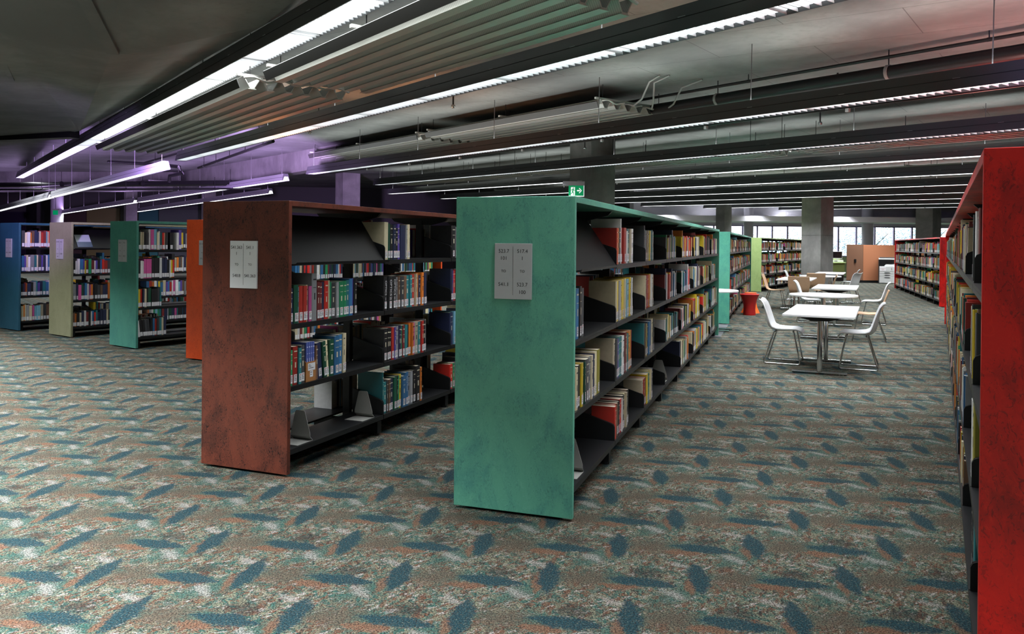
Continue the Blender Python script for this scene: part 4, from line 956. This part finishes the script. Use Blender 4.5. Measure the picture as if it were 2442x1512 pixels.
MB().prism([(-0.12, 0.0, 0.725), (0.30, 0.0, 0.725), (0.30, 0.2, 0.74), (-0.12, 0.2, 0.74)], [(-0.06, 0.02, 0.79), (0.28, 0.02, 0.79), (0.28, 0.2, 0.82), (-0.06, 0.2, 0.82)]).build('output_tray', M_COP, cp)
MB().box(-0.33, 0.28, 0.0, 0.6, 1.0, 1.06).build('scanner', M_COP, cp, bevel=0.008); MB().box(-0.30, 0.27, 0.03, 0.6, 1.06, 1.10).build('lid', M_COPD, cp, bevel=0.008)
for z0, z1 in ((0.03, 0.30), (0.31, 0.40), (0.41, 0.50), (0.51, 0.71)):
    d = MB().box(-0.29, 0.29, -0.008, 0.0, z0 + 0.004, z1 - 0.004).build('drawer', M_COP, cp, bevel=0.003)
    if z1 < 0.6:
        zc = z1 - 0.045; MB().prism([(-0.13, -0.009, zc), (-0.07, -0.009, zc + 0.018), (0.07, -0.009, zc + 0.018), (0.13, -0.009, zc), (0.07, -0.009, zc - 0.014), (-0.07, -0.009, zc - 0.014)], [(-0.13, -0.014, zc), (-0.07, -0.014, zc + 0.018), (0.07, -0.014, zc + 0.018), (0.13, -0.014, zc), (0.07, -0.014, zc - 0.014), (-0.07, -0.014, zc - 0.014)]).build('handle', M_COPD, d)
nt = MB().box(-0.285, -0.05, -0.011, -0.008, 0.53, 0.70).build('notice', M_PAPER, cp)
tx = MB(); add_text(tx, 'Transparency', 0.042, lambda a, b: (-0.168 + a, -0.0125, 0.635 + b)); add_text(tx, 'copier', 0.042, lambda a, b: (-0.168 + a, -0.0125, 0.585 + b)); tx.build('lettering', mat('red_ink', S(170, 50, 60), 0.6), nt)
MB().tube([(0.16, -0.012, 0.66), (0.165, -0.014, 0.60), (0.16, -0.012, 0.575)], 0.012, 6).build('key', M_GREYMETAL, cp)
ct = thing('counter_desk', 'lime green counter desk under the windows', 'desk', (13.2, 35.6, 0))
MB().box(-1.6, 1.5, -0.35, 0.35, 0.80, 0.84).build('worktop', mat('lime_worktop', S(172, 196, 128), 0.5), ct, bevel=0.004)
MB().box(-1.55, 1.45, -0.30, -0.27, 0.42, 0.80).build('modesty_panel', mat('olive_panel', S(92, 104, 54), 0.6), ct); MB().box(-1.55, 1.45, -0.22, 0.30, 0.0, 0.42).build('plinth', M_BLACK, ct)
MB().box(-1.6, 1.5, 0.33, 0.36, 0.84, 1.08).build('upstand', mat('pale_lime', S(186, 206, 146), 0.6), ct)
mo = thing('monitor', 'dark computer monitor standing on the green counter', 'monitor', (14.44, 35.55, 0.84))
MB().box(-0.235, 0.205, -0.02, 0.02, 0.15, 0.475).build('casing', mat('silver_plastic', S(190, 192, 196), 0.4), mo, bevel=0.004); MB().box(-0.215, 0.185, -0.0225, -0.020, 0.185, 0.455).build('screen', mat('screen_black', S(16, 18, 22), 0.15), mo)
MB().box(-0.03, 0.03, -0.01, 0.01, 0.0, 0.16).box(-0.10, 0.10, -0.06, 0.06, 0.0, 0.015).build('stand', mat('silver_plastic'), mo)
pcb = thing('desktop_computer', 'flat white desktop computer box beneath the monitor', 'computer', (14.42, 35.42, 0.84))
MB().box(-0.24, 0.20, -0.06, 0.02, 0.0, 0.10).build('case', M_COP, pcb, bevel=0.004); MB().box(-0.20, -0.06, -0.062, -0.060, 0.03, 0.06).build('drive_slot', M_COPD, pcb)

# trees outside the windows
M_LEAF = mat('tree_leaf', S(110, 140, 150), 0.7); M_BARK = grain(mat('bark', S(88, 78, 70), 0.9), 20, 0.15, 0.3)
ground = struct(MB().box(-10, 60, 41.6, 90, -3.2, -3.0).build('ground_outside', mat('lawn', S(120, 150, 110), 0.9)), 'pale lawn outside the windows', 'lawn')
tr = random.Random(5)
for k, (x, y, h, r) in enumerate(((12.5, 57, 5.2, 2.0), (19.0, 56, 5.6, 2.3), (24.4, 55, 6.4, 2.2), (29.4, 57, 6.8, 2.2), (35.0, 58, 6.6, 2.4))):
    t = thing('tree', '%s pale leafy tree outside, counting along the windows from the lime bookcase' % ORD[k], 'tree', (x, y, -3.0), 0, 'trees outside the windows')
    tk = MB().tube([(0, 0, 0), (0.1, 0, h * 0.4), (-0.05, 0.1, h * 0.8)], [0.16, 0.12, 0.05], 8)
    for q in range(6):
        a = q * 1.05; tk.tube([(0.05, 0, h * (0.35 + 0.06 * q)), (math.cos(a) * r * 0.7, math.sin(a) * r * 0.7, h * (0.55 + 0.06 * q))], [0.06, 0.02], 5)
    tk.build('trunk', M_BARK, t, True)
    cr = MB()
    for q in range(2600):
        a = tr.uniform(0, 6.283); e = tr.gauss(0, 0.42); rr = r * (0.35 + 0.65 * tr.random() ** 0.5)
        cl = tr.randint(0, 8); ca = cl * 0.7
        p = Vector((math.cos(a) * math.cos(e) * rr + 0.35 * math.cos(ca), math.sin(a) * math.cos(e) * rr + 0.35 * math.sin(ca), h * 0.72 + math.sin(e) * rr * 0.9))
        u1 = Vector((tr.gauss(0, 1), tr.gauss(0, 1), tr.gauss(0, 1))).normalized() * 0.07; u2 = u1.orthogonal().normalized() * 0.04
        cr.poly([p - u1, p + u2, p + u1, p - u2])
    cr.build('crown', M_LEAF, t)['kind'] = 'stuff'

# the glowing tubes are lit by their own area lamps; their surfaces need no light sampling of their own
for m in bpy.data.materials:
    if m.name in ('lamp_diffuser', 'lit_end_cap', 'exit_green', 'exit_white'): m.cycles.emission_sampling = 'NONE'
